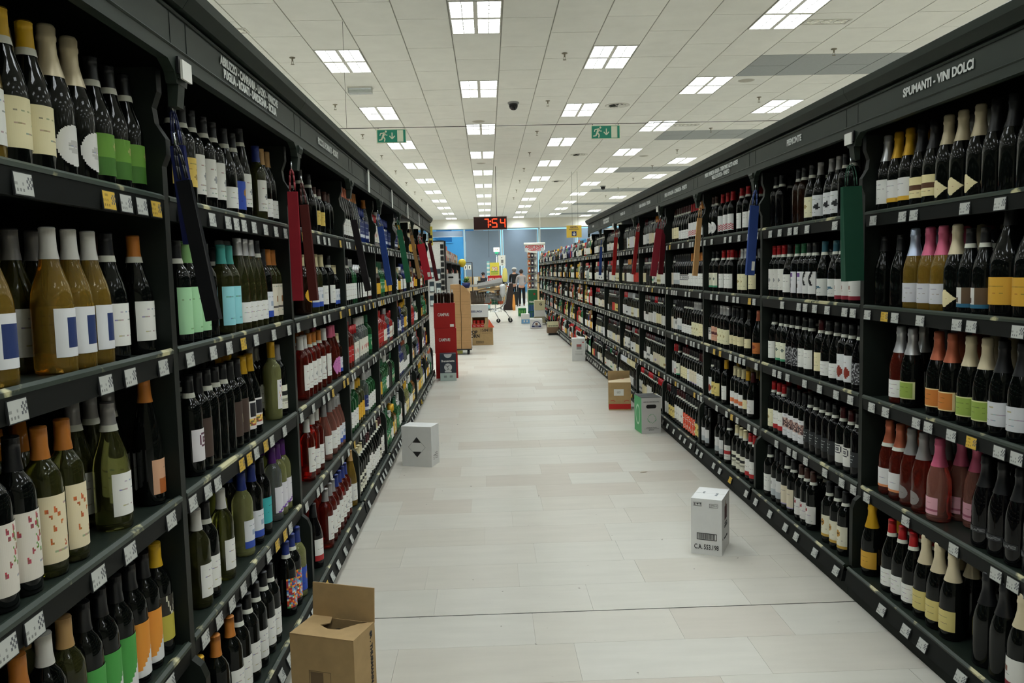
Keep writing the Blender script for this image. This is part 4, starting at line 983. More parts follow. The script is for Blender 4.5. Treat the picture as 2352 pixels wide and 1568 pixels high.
# stock deeper on the shelves and far along the aisle: one object
def prof_low(sh):
    p = PROF[sh][2]; return {'B': [0, 3, 4, 6, 8, 9], 'G': [0, 3, 5, 7, 9, 10], 'S': [0, 4, 6, 8, 10, 10], 'F': [0, 3, 5, 7, 9, 10]}.get(sh, list(range(0, len(p), 2))), p
def stock(name, items, parentless_kind='stuff'):
    m = MB()
    for s, k, sh_i, d, y, key in items:
        sh, gl, cap, band, lab, _ = ST[key]; r = PROF[sh][0]
        if d and sh_i and any(abs(y-yy) < r+rr for yy, rr in occ.get((s, k, sh_i, d), [])): continue
        u = (.085 if sh_i < 5 else .03)+r+.088*d
        M = Matrix.Translation((X(s, u), y, SZ[sh_i])); p = PROF[sh][2]; H = PROF[sh][1]; z0c = CAPZ[sh][0] if sh in CAPZ else .212
        gc = {'dark': '#10140f', 'brown': '#2a160a', 'black': '#0b0b0d', 'olive': '#3a3a1c', 'gold': '#7a6020', 'lime': '#8a9040', 'rose': '#6a2018', 'pink': '#8a4a3c', 'amber': '#7a4014', 'clear': '#8d9894', 'green': '#1d5c33', 'blue': '#16245c', 'red': '#8a1512'}[gl]
        c1, c2 = lin(gc), lin(CAPC[cap][0]); seg_ = 8
        body = [q_ for q_ in p if q_[1] <= z0c][1:]; idx = sorted(set([0, len(body)//3, len(body)//2+1, len(body)-1])); body = [body[min(i_, len(body)-1)] for i_ in idx]
        m.lathe([(0, 0)]+body+[(prof_r(sh, z0c), z0c)], seg_, 0, c1, M)
        m.lathe([(prof_r(sh, z0c)+.002, z0c-.001), (.0165, H-.004), (0, H)], seg_, 0, c2, M)
        if band: m.lathe([(prof_r(sh, z0c)+.0028, z0c-.004), (prof_r(sh, z0c)+.0028, z0c+.011)], seg_, 0, lin('#c9cabd'), M)
        if lab != 'blank' and d == 0:
            lz0, lz1 = LB[lab][0], LB[lab][1]; c3 = lin(LB[lab][3]); c4 = c3
            for f in LB[lab][5]:
                if f[0] in ('disc', 'blob', 'band'): c4 = lin(f[-1])
            base = PI if s == 1 else 0; rr_ = (r+.0012)*(.8 if sh == 'Q' else 1)
            for (a_, b_, cc) in ((lz0, lz0+(lz1-lz0)*.22, c3), (lz0+(lz1-lz0)*.22, lz0+(lz1-lz0)*.42, c4 if rnd.random() < .5 else c3), (lz0+(lz1-lz0)*.42, lz1, c3)):
                for t in range(-2, 2):
                    a1, a2 = base+t*.55, base+(t+1)*.55
                    m.quad([M @ Vector((rr_*math.cos(a1), rr_*math.sin(a1), a_)), M @ Vector((rr_*math.cos(a2), rr_*math.sin(a2), a_)), M @ Vector((rr_*math.cos(a2), rr_*math.sin(a2), b_)), M @ Vector((rr_*math.cos(a1), rr_*math.sin(a1), b_))], 1, cc, True)
    return m.build(name, [M_STUFFB, M_PRINT], None, kind='stuff', label='further bottles deep on the shelves and far along the aisle', category='bottles')
stock('bottle_stock', FILLER)

# ------------------------------------------------------------------ window wall at the far end
M_MULL = mat('pale_blue_mullion', '#a9c3cb', .5); M_BLIND = mat('grey_blue_blind', '#788899', .85, noise=.03, nscale=3)
M_PANE = mat('window_glass', '#bfe4f0', .02, trans=1., ior=1.01)
struct('wall_far', MB().box(XL, XR, YEND, YEND+.3, 3.86, CEIL+.1), M_WALL)
struct('trim_1', MB().box(XL, XR, YEND-.03, YEND+.02, 3.84, 3.88), M_WHITE)
struct('baseboard_far', MB().box(XL, XR, YEND, YEND+.3, -.05, .25), M_WALL)
i = 0; x = -1.22-2.05*5
while x < XR-.5:
    i += 1
    o = bpy.data.objects.new(f'window_{i}', None); COL.objects.link(o); o.location = (x, YEND+.1, 0); o['kind'] = 'structure'
    MB().box(-.05, .05, -.08, .08, .25, 3.86).build('mullion', M_MULL, o)
    MB().box(.05, 2.0, -.04, .04, 3.80, 3.86).box(.05, 2.0, -.04, .04, .25, .33).build('transom', M_MULL, o)
    MB().box(.05, 2.0, -.012, .012, .33, 3.80).build('pane', M_PANE, o)
    up = -3.5 < x < -3.0
    MB().box(.07, 1.97, -.075, -.07, 3.42 if up else .8, 3.74).build('roller_blind', M_BLIND, o)
    MB().tube((.07, -.075, 3.42 if up else .8), (1.97, -.075, 3.42 if up else .8), .014, 6).build('blind_bar', M_WHITE, o)
    if not up: MB().tube((1.9, -.09, 3.74), (1.9, -.09, .9), .004, 4).build('blind_cord', M_WHITE, o)
    x += 2.05
# what the unshaded window looks out on
struct('ground_outside', MB().box(-60, 60, YEND+.3, 120, -.3, -.1), mat('street', '#8a8d8c', .8))
o = thing('apartment_building', 'blue-tinted apartment block seen through the unshaded window', 'building', (-5.5, 70, -.1))
M_FAC = mat('facade', '#9fcfe2', .8); M_FACW = mat('facade_window', '#3a7ea6', .2)
MB().box(-9, 5.2, 0, 10, 0, 16).build('walls', M_FAC, o)
MB().box(-9.3, 5.5, -.3, 10, 16, 16.4).build('roof', M_FACW, o)
for fx in range(6):
    for fz in range(5):
        wd = MB().box(-8+2.3*fx, -6.7+2.3*fx, -.06, 0, 1.2+3*fz, 2.9+3*fz).build('window', M_FACW, o)
        MB().box(-8.1+2.3*fx, -6.6+2.3*fx, -.12, -.06, 1.1+3*fz, 1.2+3*fz).build('sill', M_FAC, wd)
o = thing('house_roof', 'pale house with pitched roof seen through the unshaded window', 'building', (-4.6, 62, -.1))
MB().box(-3, .6, 0, 8, 0, 4.2).build('walls', mat('pale_facade', '#cfe6ee', .8), o)
MB().prism_y([(-3.4, 4.2), (1.0, 4.2), (-1.2, 5.5)], -.3, 8.3).build('roof', mat('blue_roof', '#6fa6c4', .7), o)

# ------------------------------------------------------------------ gift bags hanging at the shelf joints
def gift_bag(lab, pt, pb, wpx, Y, col, tagged=False):
    T_, B_ = at(pt[0], pt[1], Y), at(pb[0], pb[1], Y); L_ = (T_-B_).length
    wd = max(.035, wpx*Y/F_PX); dp = .045 if wd > .06 else .03
    o = thing('gift_bag', lab, 'gift bag', T_, group='hanging bottle gift bags')
    ang = math.atan2(B_.x-T_.x, T_.z-B_.z); o.rotation_euler = (0, -ang, 0)
    m_ = mat('bag_paper_'+col.strip('#'), col, .7, spec=.25, noise=.06, nscale=20)
    mb = MB(); w2, d2 = wd/2, dp/2
    ring = lambda z, kx, kd, pinch: [(-w2*kx, -d2*kd, z), (w2*kx, -d2*kd, z), (w2*kx*pinch, 0, z), (w2*kx, d2*kd, z), (-w2*kx, d2*kd, z), (-w2*kx*pinch, 0, z)]
    rings = [ring(0, 1., .55, .8), ring(-L_*.4, 1.02, .8, .86), ring(-L_*.8, 1., 1., .94), ring(-L_, .98, 1., 1.)]
    for r_ in rings: mb.v += r_
    for a in range(3):
        for i in range(6):
            j = (i+1) % 6; mb.f.append((a*6+i, a*6+6+i, a*6+6+j, a*6+j))
    mb.f.append((18, 23, 22, 21, 20, 19)); mb.m = [0]*len(mb.f); mb.c = [None]*len(mb.f); mb.sm = [False]*len(mb.f)
    mb.build('bag', m_, o)
    for sy in (-1, 1):
        pts = []
        for t in range(9):
            a = PI*t/8; pts.append((-w2*.5*math.cos(a), sy*d2*.5, .005+.085*math.sin(a)))
        MB().path(pts, .0025, 5).build('cord_handle', mat('cord_'+col.strip('#'), col, .5), o)
    if tagged: MB().box(w2*.1, w2*.8, -d2-.003, -d2-.001, -L_*.93, -L_*.80).build('paper_tag', M_WHITE, o)
    MB().tube((0, 0, .088), (0, 0, .12), .003, 5).build('hook', M_STEEL, o)
gift_bag('navy black bottle bag with blue cords hanging before the Abruzzo bay', (422, 415), (492, 735), 18, 2.10, '#07080b')
gift_bag('blue corded slim bag hanging in front of yellow labels, Abruzzo bay', (408, 335), (440, 560), 22, 2.16, '#141b4a')
gift_bag('dark red bottle bag nearest the camera at the Formati bay joint', (672, 440), (685, 690), 22, 3.38, '#7a1620')
gift_bag('brown red slim bag hanging just behind the dark red one', (698, 470), (722, 690), 8, 3.42, '#45150f')
gift_bag('black slim bottle bag hanging at the fourth left joint', (812, 505), (846, 668), 14, 4.70, '#1b1719')
gift_bag('royal blue bottle bag hanging at the fifth left joint', (873, 520), (895, 655), 13, 6.0, '#26407f')
gift_bag('green bottle bag hanging at the sixth left joint', (917, 528), (939, 648), 12, 7.3, '#1f5a3c')
gift_bag('thin tan strip bag hanging beyond the green one', (945, 540), (964, 640), 5, 8.6, '#8f6f45')
gift_bag('bright red tagged bottle bag at the far end of the left shelves', (966, 560), (984, 642), 17, 9.9, '#a3202e', True)
gift_bag('dark maroon slim bag at the last left joint', (986, 558), (1004, 645), 8, 11.15, '#4a1015')
gift_bag('wide dark green gift bag between the Piemonte and Spumanti bays', (1955, 428), (1958, 645), 44, 3.42, '#1b4634')
gift_bag('blue gift bag with paper tag at the Friuli and Piemonte joint', (1733, 472), (1722, 632), 19, 4.72, '#2c437f', True)
gift_bag('tan edge-on gift bag at the Lombardia and Friuli joint', (1607, 500), (1596, 633), 6, 6.02, '#b98f5e')
gift_bag('wide maroon gift bag, left of the pair at Toscana joint', (1514, 525), (1500, 634), 14, 7.32, '#7c1f2c')
gift_bag('narrow maroon gift bag, right of the pair at Toscana joint', (1525, 528), (1517, 630), 11, 7.40, '#6b1925')
gift_bag('red gift bag hanging at the sixth right joint', (1465, 532), (1455, 630), 8, 8.65, '#8e2020')
gift_bag('red gift bag hanging at the seventh right joint', (1415, 545), (1409, 632), 8, 9.98, '#9c1f1c')
gift_bag('slim blue gift bag hanging at the last right joint', (1381, 566), (1378, 632), 5, 11.2, '#27407c')
o = thing('hanging_leaflet', 'yellow paper leaflet hanging at the far end of left fascia', 'leaflet', at(988, 520, 11.25))
MB().box(-.03, .03, -.001, .001, -.26, 0).build('sheet', mat('yellow_paper', '#d9c34a', .6), o); MB().tube((0, 0, 0), (0, 0, .05), .003, 5).build('hook', M_STEEL, o)
MB().box(-.022, .022, -.0022, -.0012, -.16, -.12).build('print_band', M_INK, o); MB().box(-.022, .022, -.0022, -.0012, -.23, -.19).build('print_band', M_INK, o)

# ------------------------------------------------------------------ cartons on the floor
def face_quad(o, name, face, w, d, h, x0, x1, z0, z1, m, off=.0006):
    """flat print on a face of a carton: front (x,z), right (y,z), left (y,z), top (x,y)"""
    mb = MB()
    if face == 'front': mb.quad([(x0, -off, z0), (x1, -off, z0), (x1, -off, z1), (x0, -off, z1)])
    elif face == 'right': mb.quad([(w+off, x0, z0), (w+off, x1, z0), (w+off, x1, z1), (w+off, x0, z1)])
    elif face == 'left': mb.quad([(-off, x1, z0), (-off, x0, z0), (-off, x0, z1), (-off, x1, z1)])
    else: mb.quad([(x0, z0, h+off), (x1, z0, h+off), (x1, z1, h+off), (x0, z1, h+off)])
    return mb.build(name, m, o)
def carton(lab, P, rz, w, d, h, m, group=None, flaps=True, name='carton', z=0., top=True, mside=None):
    o = thing(name, lab, 'box', (P[0], P[1], z), rz, group)
    t = .004; mb = MB()
    mb.box(0, w, 0, t, 0, h).box(0, w, d-t, d, 0, h).box(0, t, t, d-t, 0, h, 1 if mside else 0).box(w-t, w, t, d-t, 0, h).box(t, w-t, t, d-t, 0, t)
    mb.build('walls', [m, mside] if mside else m, o)
    if top:
        MB().box(0, w, 0, d/2-.0012, h, h+.003).build('top_flap', m, o)
        MB().box(0, w, d/2+.0012, d, h, h+.003).build('top_flap', m, o)
    return o
# A: white wine carton with C.A. number
A = carton('white wine carton marked C.A. 553.198 standing at right of the aisle', (1.026, 4.075), math.radians(-26), .158, .225, .292, M_WBOX)
w_, d_, h_ = .158, .225, .292
text('printed_number', 'C.A. 553.198', .036, M_INK, A, (w_/2, -.0008, .040), (PI/2, 0, 0), sx=.66, bold=.0005)
bc = MB(); bc.box(.03, .132, -.0012, -.0006, .078, .0815).box(.03, .132, -.0012, -.0006, .111, .1145).box(.03, .0335, -.0012, -.0006, .0815, .111).box(.1285, .132, -.0012, -.0006, .0815, .111)
xx = .037; r2 = random.Random(4)
while xx < .123: ww = r2.choice((.0012, .002, .003)); bc.box(xx, xx+ww, -.0010, -.0006, .083, .110); xx += ww+r2.choice((.0012, .002))
bc.build('barcode', M_INK, A)
def outline(o, x0, x1, z0, z1, t_, m, nm='printed_frame'):
    return MB().box(x0, x1, -.001, -.0005, z0, z0+t_).box(x0, x1, -.001, -.0005, z1-t_, z1).box(x0, x0+t_, -.001, -.0005, z0, z1).box(x1-t_, x1, -.001, -.0005, z0, z1).build(nm, m, o)
outline(A, .012, .055, .256, .275, .0012, M_INK); outline(A, .094, .138, .252, .272, .0012, M_INK)
ic = MB().box(.018, .022, -.001, -.0005, .259, .272).box(.029, .039, -.001, -.0005, .266, .27).box(.033, .035, -.001, -.0005, .259, .268).box(.045, .051, -.001, -.0005, .267, .272).box(.047, .049, -.001, -.0005, .259, .268); ic.build('handling_marks', M_INK, A)
text('printed_line', 'LOTTO 12', .009, M_INK, A, (.116, -.0008, .262), (PI/2, 0, 0), sx=.8)
M_MAR = mat('maroon_print', '#4a2528', .6); M_GOLDP = mat('ochre_print', '#8a6a45', .6)
cr_ = MB()
for k_ in range(4): cr_.box(w_+.0004, w_+.001, .078+.017*k_, .091+.017*k_, .170, .242)
cr_.build('crest', M_MAR, A)
MB().box(w_+.0004, w_+.001, .098, .122, .243, .252).box(w_+.0004, w_+.001, .106, .114, .252, .268).build('crown', M_GOLDP, A)
text('printed_name', 'CORTESE', .020, M_INK, A, (w_+.0008, .112, .135), (PI/2, 0, PI/2), sx=1.0)
text('printed_line', 'Azienda Agricola', .011, M_INK, A, (w_+.0008, .112, .152), (PI/2, 0, PI/2), sx=.9)
text('printed_line', 'Barbera d\'Asti', .017, M_INK, A, (w_+.0008, .112, .075), (PI/2, 0, PI/2), sx=.9)
MB().box(w_+.0004, w_+.001, .018, .026, .078, .088).build('seal', M_MAR, A)
text('printed_line', 'ALTO', .016, mat('pale_grey_ink', '#7d8488', .6), A, (.045, .125, h_+.0035), (0, 0, math.radians(90)), sx=.9)
text('printed_line', 'FRAGILE', .018, MATS['pale_grey_ink'], A, (.115, .10, h_+.0035), (0, 0, math.radians(90)), sx=.9)
# B: white carton with black diamond
B = carton('white carton with black and white diamond mark by the left shelves', (-.700, 6.19), math.radians(-17), .245, .165, .31, M_WBOX)
dm = MB(); cx_, cz_ = .125, .152
def tri(mb, pts, off=-.0008): mb.quad([(x, off, z) for x, z in pts])
tri(dm, [(cx_-.035, cz_+.035), (cx_+.035, cz_+.035), (cx_, cz_+.078)]); tri(dm, [(cx_-.035, cz_-.035), (cx_, cz_-.078), (cx_+.035, cz_-.035)])
dm.build('diamond_mark', M_INK, B)
ln = MB(); P4 = [(cx_, cz_+.078), (cx_+.07, cz_), (cx_, cz_-.078), (cx_-.07, cz_)]
for a, b in zip(P4, P4[1:]+P4[:1]):
    ln.tube((a[0], -.0004, a[1]), (b[0], -.0004, b[1]), .0007, 4)
ln.build('diamond_outline', M_INK, B)
sm_ = MB()
for r_ in range(4):
    for c in range(4):
        if rnd.random() < .7: sm_.box(.2454, .2458, .04+.022*c, .053+.022*c, .05+.014*r_, .057+.014*r_)
sm_.build('handling_marks', M_INK, B)
# C: green sided carton
M_GRB = mat('green_board', '#3f9a5c', .55); M_GRD = mat('dark_grey_board', '#4a4c4b', .6)
C_ = carton('grey white carton with green side and wreath, near right shelves', (1.352, 7.13), math.radians(5), .178, .245, .325, mat('grey_white_board', '#bdbcba', .6), mside=M_GRB, top=False)
MB().box(0, .178, 0, .12, .325, .329).build('top_flap', M_GRD, C_); MB().box(0, .178, .126, .245, .325, .329).build('top_flap', M_GRD, C_)
MB().box(0, .178, .119, .127, .3255, .3275).build('tape', M_WHITE, C_)
hs_ = MB(); pts = [(.089+sx_*.030+.017*math.cos(a), .246+.017*math.sin(a)) for sx_, a0 in ((1, -PI/2), (-1, PI/2)) for a in [a0+PI*t/8 for t in range(9)]]
hs_.quad([(x, -.0009, z) for x, z in pts]); hs_.build('handle_slot', M_BLACK, C_)
wr = MB(); r2 = random.Random(3)
for t in range(26):
    a = 2*PI*t/26; rr_ = .037+r2.uniform(-.004, .004); x, z = .095+rr_*math.cos(a), .135+rr_*math.sin(a); s_ = r2.uniform(.003, .006)
    wr.quad([(x-s_, -.0008, z), (x, -.0008, z-s_*.7), (x+s_, -.0008, z), (x, -.0008, z+s_*.7)])
wr.build('wreath', M_GRB, C_)
text('printed_line', 'AGRICOLA CHERCHIOLA & FIGLI', .0115, M_INK, C_, (.09, -.0008, .288), (PI/2, 0, 0), sx=.85)
text('printed_line', 'LORENZO BY STEFANIA', .0105, M_INK, C_, (.09, -.0008, .052), (PI/2, 0, 0), sx=.9)
MB().box(.02, .16, -.0009, -.0005, .043, .0445).build('printed_rule', M_INK, C_)
text('printed_line', 'BUTTIGLIERA', .009, M_INK, C_, (.09, -.0008, .032), (PI/2, 0, 0), sx=.9)
wl_ = MB()
for t in range(28):
    a0, a1 = 2*PI*t/28, 2*PI*(t+1)/28; q_ = lambda a, k: (-.0008, .125-.055*k*math.cos(a)*1.3, .16+.095*k*math.sin(a))
    wl_.quad([q_(a0, 1), q_(a0, .78), q_(a1, .78), q_(a1, 1)])
wl_.build('wreath', mat('pale_green_print', '#a9d0ae', .6), C_)
# D: brown carton with red foot band, open
D = carton('brown carton with red band and white label, flaps open', (1.243, 8.39), math.radians(-7), .232, .22, .295, M_CARD, top=False)
face_quad(D, 'red_band', 'front', .232, .22, .3, .002, .23, .012, .068, M_RED)
face_quad(D, 'paper_label', 'front', .232, .22, .3, .055, .158, .155, .225, M_WHITE)
text('label_print', 'BARBERA\n0,75 x 6', .012, M_INK, D, (.106, -.0012, .188), (PI/2, 0, 0), sx=.8)
for sx_ in (-1, 1):
    cv = MB()
    for t in range(7):
        a0, a1 = PI*.15+PI*.6*t/7, PI*.15+PI*.6*(t+1)/7; q_ = lambda a, r_: (.116+sx_*(.075-r_*math.cos(a)), -.0009, .078+r_*math.sin(a)*.9)
        cv.quad([q_(a0, .034), q_(a0, .028), q_(a1, .028), q_(a1, .034)])
    cv.build('hand_drawing', M_RED, D)
fm = MB(); fm.v = [(0, 0, .296), (.232, 0, .296), (.232, .12, .330), (0, .12, .30)]; fm.f = [(0, 1, 2, 3)]; fm.m = [0]; fm.c = [None]; fm.sm = [False]
o_ = fm.build('top_flap', mat('cream_board', '#c9b795', .7), D); o_.modifiers.new('thick', 'SOLIDIFY').thickness = .003
MB().box(.13, .165, .07, .09, .3235, .3245).build('red_sticker', M_RED, D)
MB().box(0, .232, .217, .221, .295, .392).build('back_flap', M_CARD, D)
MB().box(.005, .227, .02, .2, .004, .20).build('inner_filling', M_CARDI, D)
# E: white far carton
E_ = carton('tall white carton with small red picture by the far right shelves', (1.345, 13.06), math.radians(-4), .215, .20, .365, M_WBOX, top=False)
face_quad(E_, 'picture_grey', 'front', .215, .2, .365, .075, .155, .19, .235, mat('print_grey', '#8b8b88', .6))
face_quad(E_, 'picture_red', 'front', .215, .2, .365, .075, .155, .235, .275, mat('print_dull_red', '#a05450', .6))
for zz in (.10, .125, .15): face_quad(E_, 'printed_line', 'front', .215, .2, .365, .05, .17, zz, zz+.006, mat('print_light', '#9d9d9b', .6))
face_quad(E_, 'red_mark', 'front', .215, .2, .365, .165, .195, .30, .315, M_RED)
MB().box(0, .10, 0, .2, .365, .369).build('top_flap', M_WBOX, E_)
fm = MB(); fm.v = [(.105, 0, .367), (.215, 0, .367), (.215, .2, .372), (.10, .2, .395)]; fm.f = [(0, 1, 2, 3)]; fm.m = [0]; fm.c = [None]; fm.sm = [False]
fm.build('top_flap', M_WBOX, E_)
# F: near brown carton with a torn opening and a bottle inside
F_ = thing('carton', 'brown cardboard wine carton with raised back flap in the near left corner', 'box', (-.684, 2.588, 0), math.radians(-19))
w_, d_, h_, t = .235, .148, .315, .004
MB().box(0, w_, 0, t, 0, h_).box(0, w_, d_-t, d_, 0, h_).box(0, t, t, d_-t, 0, h_).box(w_-t, w_, t, d_-t, 0, h_).box(t, w_-t, t, d_-t, 0, t).build('walls', M_CARD, F_)
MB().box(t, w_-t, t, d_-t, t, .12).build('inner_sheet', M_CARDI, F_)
tp = MB(); hole = [(.115, .148), (.235, .148), (.175, .10), (.150, .062), (.105, .060), (.075, .078), (.09, .10)]
outer = [(0, 0), (w_, 0), (w_, d_), (.235, .148)]
poly = [(0, 0), (.235, 0), (.235, .1479), (.19, .118), (.160, .078), (.150, .062), (.105, .060), (.068, .080), (.092, .104), (.075, .148), (0, .148)]
for zz, rev in ((h_+.004, False), (h_+.0005, True)):
    pts = [(x, y, zz) for x, y in poly]; tp.quad(pts if not rev else list(reversed(pts)))
n_ = len(poly)
for i in range(n_): j = (i+1) % n_; tp.f.append((n_+(n_-1-i), n_+(n_-1-j), j, i)); tp.m.append(0); tp.c.append(None); tp.sm.append(False)
tp.build('top_flap', M_CARD, F_)
bf = MB().box(0, w_, -.002, .002, 0, .118).build('back_flap', M_CARD, F_); bf.location = (0, d_, h_); bf.rotation_euler = (math.radians(-4), 0, 0)
outline(F_, .068, .148, .13, .20, .0012, mat('faded_ink', '#5c4c36', .8))
face_quad(F_, 'stamp', 'front', w_, d_, h_, .073, .12, .135, .196, mat('faded_stamp', '#6e5a40', .8))
text('printed_name', 'A . THURMANN', .021, M_INK, F_, (w_+.0008, d_*.80, .205), (PI/2, PI/2, PI/2), sx=1.15, bold=.0008)
MB().lathe([(0, 0), (.0095, .0), (0, .0004)], 10, M=Matrix.Translation((w_+.0006, d_*.8, .292)) @ Matrix.Rotation(PI/2, 4, 'Y')).build('round_mark', M_INK, F_)
bt = thing('dark_wine_bottle', 'dark bottle standing inside the near brown carton, neck in the torn hole', 'wine bottle', (0, 0, 0), data=body_mesh('B', 'dark', 'dark_wine_bottle'))
pw = Matrix.Translation((-.684, 2.588, 0)) @ Matrix.Rotation(math.radians(-19), 4, 'Z') @ Vector((.128, .085, .0))
bt.location = (pw.x, pw.y, .004+.0); bt.scale = (1, 1, 1.0); add('capsule', cap_mesh('B', 'black'), bt)
F_.children[1].hide_render = False
# aperitif cartons (red) stacked at the end of the left shelves
M_CAMP = mat('red_carton', '#a01410', .5, noise=.04, nscale=12)
for i in range(3):
    o = carton(f'glossy red CAMPARI carton, {("bottom", "middle", "top")[i]} of the stack of three'.replace('CAMPARI ', ''), (-.772+.006*(2-i), 11.33+.01*i), math.radians(2), .30+.004*(2-i), .26, .350, M_CAMP, group='stack of red cartons', z=.354*i)
    text('printed_name', 'CAMPARI', .062, M_WHITE, o, (.135, -.001, .19), (PI/2, 0, 0), sx=.62, bold=.001)
    if i == 2: face_quad(o, 'paper_label', 'front', .3, .2, .35, .225, .278, .02, .055, M_WHITE)
for i in range(6):
    o = thing('spirit_bottle', f'small dark red bottle with pale cap, {ORD[i+1]} of six on the red cartons', 'bottle', (-.742+.046*i, 11.37+.09*(i % 2), 1.0625), group='bottles on the red cartons', data=body_mesh('B', 'brown', 'spirit_bottle'))
    o.scale = (.62, .62, .62); add('capsule', cap_mesh('B', 'white'), o)
# liqueur carton in front of it
o = carton('dark blue and pale carton with white eagle roundel at foot of red cartons', (-.688, 11.06), math.radians(3), .222, .16, .372, mat('navy_board', '#29323c', .5))
face_quad(o, 'pale_foot', 'front', .222, .16, .372, .001, .221, .001, .108, mat('pale_green_board', '#a8b8b2', .6))
text('printed_name', 'Brancamenta', .040, M_WHITE, o, (.111, -.001, .275), (PI/2, 0, 0), sx=.85, bold=.0012)
rd = MB()
for t in range(20): a0, a1 = 2*PI*t/20, 2*PI*(t+1)/20; rd.quad([(.111, -.0009, .188), (.111+.054*math.cos(a0), -.0009, .188+.054*math.sin(a0)), (.111+.054*math.cos(a1), -.0009, .188+.054*math.sin(a1))])
for t in range(12): a0, a1 = PI+PI*t/12, PI+PI*(t+1)/12; rd.quad([(.111, -.0009, .371), (.111+.054*math.cos(a0), -.0009, .371+.054*math.sin(a0)), (.111+.054*math.cos(a1), -.0009, .371+.054*math.sin(a1))])
rd.box(.065, .157, -.0012, -.0008, .118, .140)
rd.build('roundel', mat('pale_grey_print', '#b9bcbb', .6), o)
eg = MB(); 
for a, b in (((.075, .212), (.108, .20)), ((.108, .20), (.145, .225)), ((.105, .20), (.112, .165)), ((.112, .165), (.095, .15)), ((.112, .165), (.13, .155))): eg.tube((a[0], -.001, a[1]), (b[0], -.001, b[1]), .004, 4, r1=.0015)
eg.build('bird_mark', M_INK, o)
for a in (.05, .13): face_quad(o, 'handling_mark', 'front', .2, .2, .2, a, a+.04, .045, .075, mat('grey_mark', '#7d8783', .6), off=.0012)
# flat-packed cardboard in two stacks on a dolly
dl = thing('dolly', 'black wheeled dolly under the brown carton stacks', 'dolly', (-.505, 14.75, 0))
MB().box(-.19, .185, -.22, .22, .085, .105).build('deck', M_BLACK, dl)
MB().box(-.15, .02, -.212, -.20, .02, .08).build('drawbar', mat('olive_plate', '#6a6a2a', .6), dl)
for sx_ in (-.14, .12):
    for sy_ in (-.17, .17):
        MB().lathe([(0, -.02), (.04, -.02), (.042, 0), (.04, .02), (0, .02)], 14, M=Matrix.Translation((sx_, sy_, .042)) @ Matrix.Rotation(PI/2, 4, 'Y')).build('caster', M_BLACK, dl)
M_CARD2 = mat('plain_brown_carton', '#a07c52', .85, noise=.07, nscale=9)
for c in range(2):
    for i in range(5):
        hgt = .2295
        if c == 1 and i == 4:
            o = thing('carton', 'brown carton with slanting cut corner, topmost of the right stack on dolly', 'box', (-.496, 14.55, .1055+i*.2325), 0, 'brown cartons on the dolly')
            MB().prism_y([(0, 0), (.17, 0), (.17, .07), (.10, .155), (.03, .215), (0, .215)], 0, .38).build('body', M_CARD2, o)
            MB().box(.0, .17, -.001, 0, .1, .103).build('crease', M_CARDI, o); continue
        o = carton(f'plain brown carton, {ORD[i+1]} from the bottom of {("left", "right")[c]} stack on the dolly', ((-.678, -.496)[c]+.004*((i*7) % 3-1), 14.55+.004*(i % 2)), math.radians((i % 3-1)*.6), .172 if c == 0 else .17, .38, hgt, M_CARD2, group='brown cartons on the dolly', z=.1055+i*.2325)
        face_quad(o, 'corrugated_edge', 'front', .1, .1, .2, .004, .166, .105, .109, M_CARDI); face_quad(o, 'corrugated_edge', 'front', .1, .1, .2, .004, .166, .155, .159, M_CARDI)
# white archive cartons behind
for i in range(3):
    o = carton(f'white carton with dark hand hole, {("bottom", "middle", "top")[i]} of the pile behind the dolly', (-.83, 15.3), 0, .27, .34, .485, M_WBOX, group='white cartons behind the dolly', z=.489*i)
    hs_ = MB(); pts = [(.135+sx_*.035+.016*math.cos(a), .42+.016*math.sin(a)) for sx_, a0 in ((1, -PI/2), (-1, PI/2)) for a in [a0+PI*t/6 for t in range(7)]]
    hs_.quad([(x, -.0009, z) for x, z in pts]); hs_.build('hand_hole', M_BLACK, o); face_quad(o, 'crease', 'front', .27, .3, .48, 0, .27, .46, .463, mat('crease_grey', '#8d8d8b', .7))
# wrapped plant on top of the stacks
o = thing('potted_plant', 'leafy green plant in blue wrapping on the brown carton stack', 'plant', (-.395, 14.78, 1.196), group=None)
MB().lathe([(0, 0), (.05, 0), (.085, .10), (.07, .10), (0, .09)], 10).build('blue_wrapping', mat('blue_foil', '#1d2b66', .35), o)
lf = MB(); r2 = random.Random(9)
for t in range(60):
    a, el = r2.uniform(0, 2*PI), r2.uniform(.1, 1.3); L_ = r2.uniform(.06, .15); c0 = Vector((0, 0, .10)); dv = Vector((math.cos(a)*math.cos(el), math.sin(a)*math.cos(el), math.sin(el)))
    sd = dv.cross(Vector((0, 0, 1))).normalized()*.014; p1 = c0+dv*L_*.5; p2 = c0+dv*L_
    col_ = lin(r2.choice(('#2e6b2a', '#4f8f35', '#1d4a24', '#b9c46a')))
    lf.quad([c0, p1-sd, p2, p1+sd], 0, col_)
lf.build('leaves', M_MATTE, o, kind='stuff')

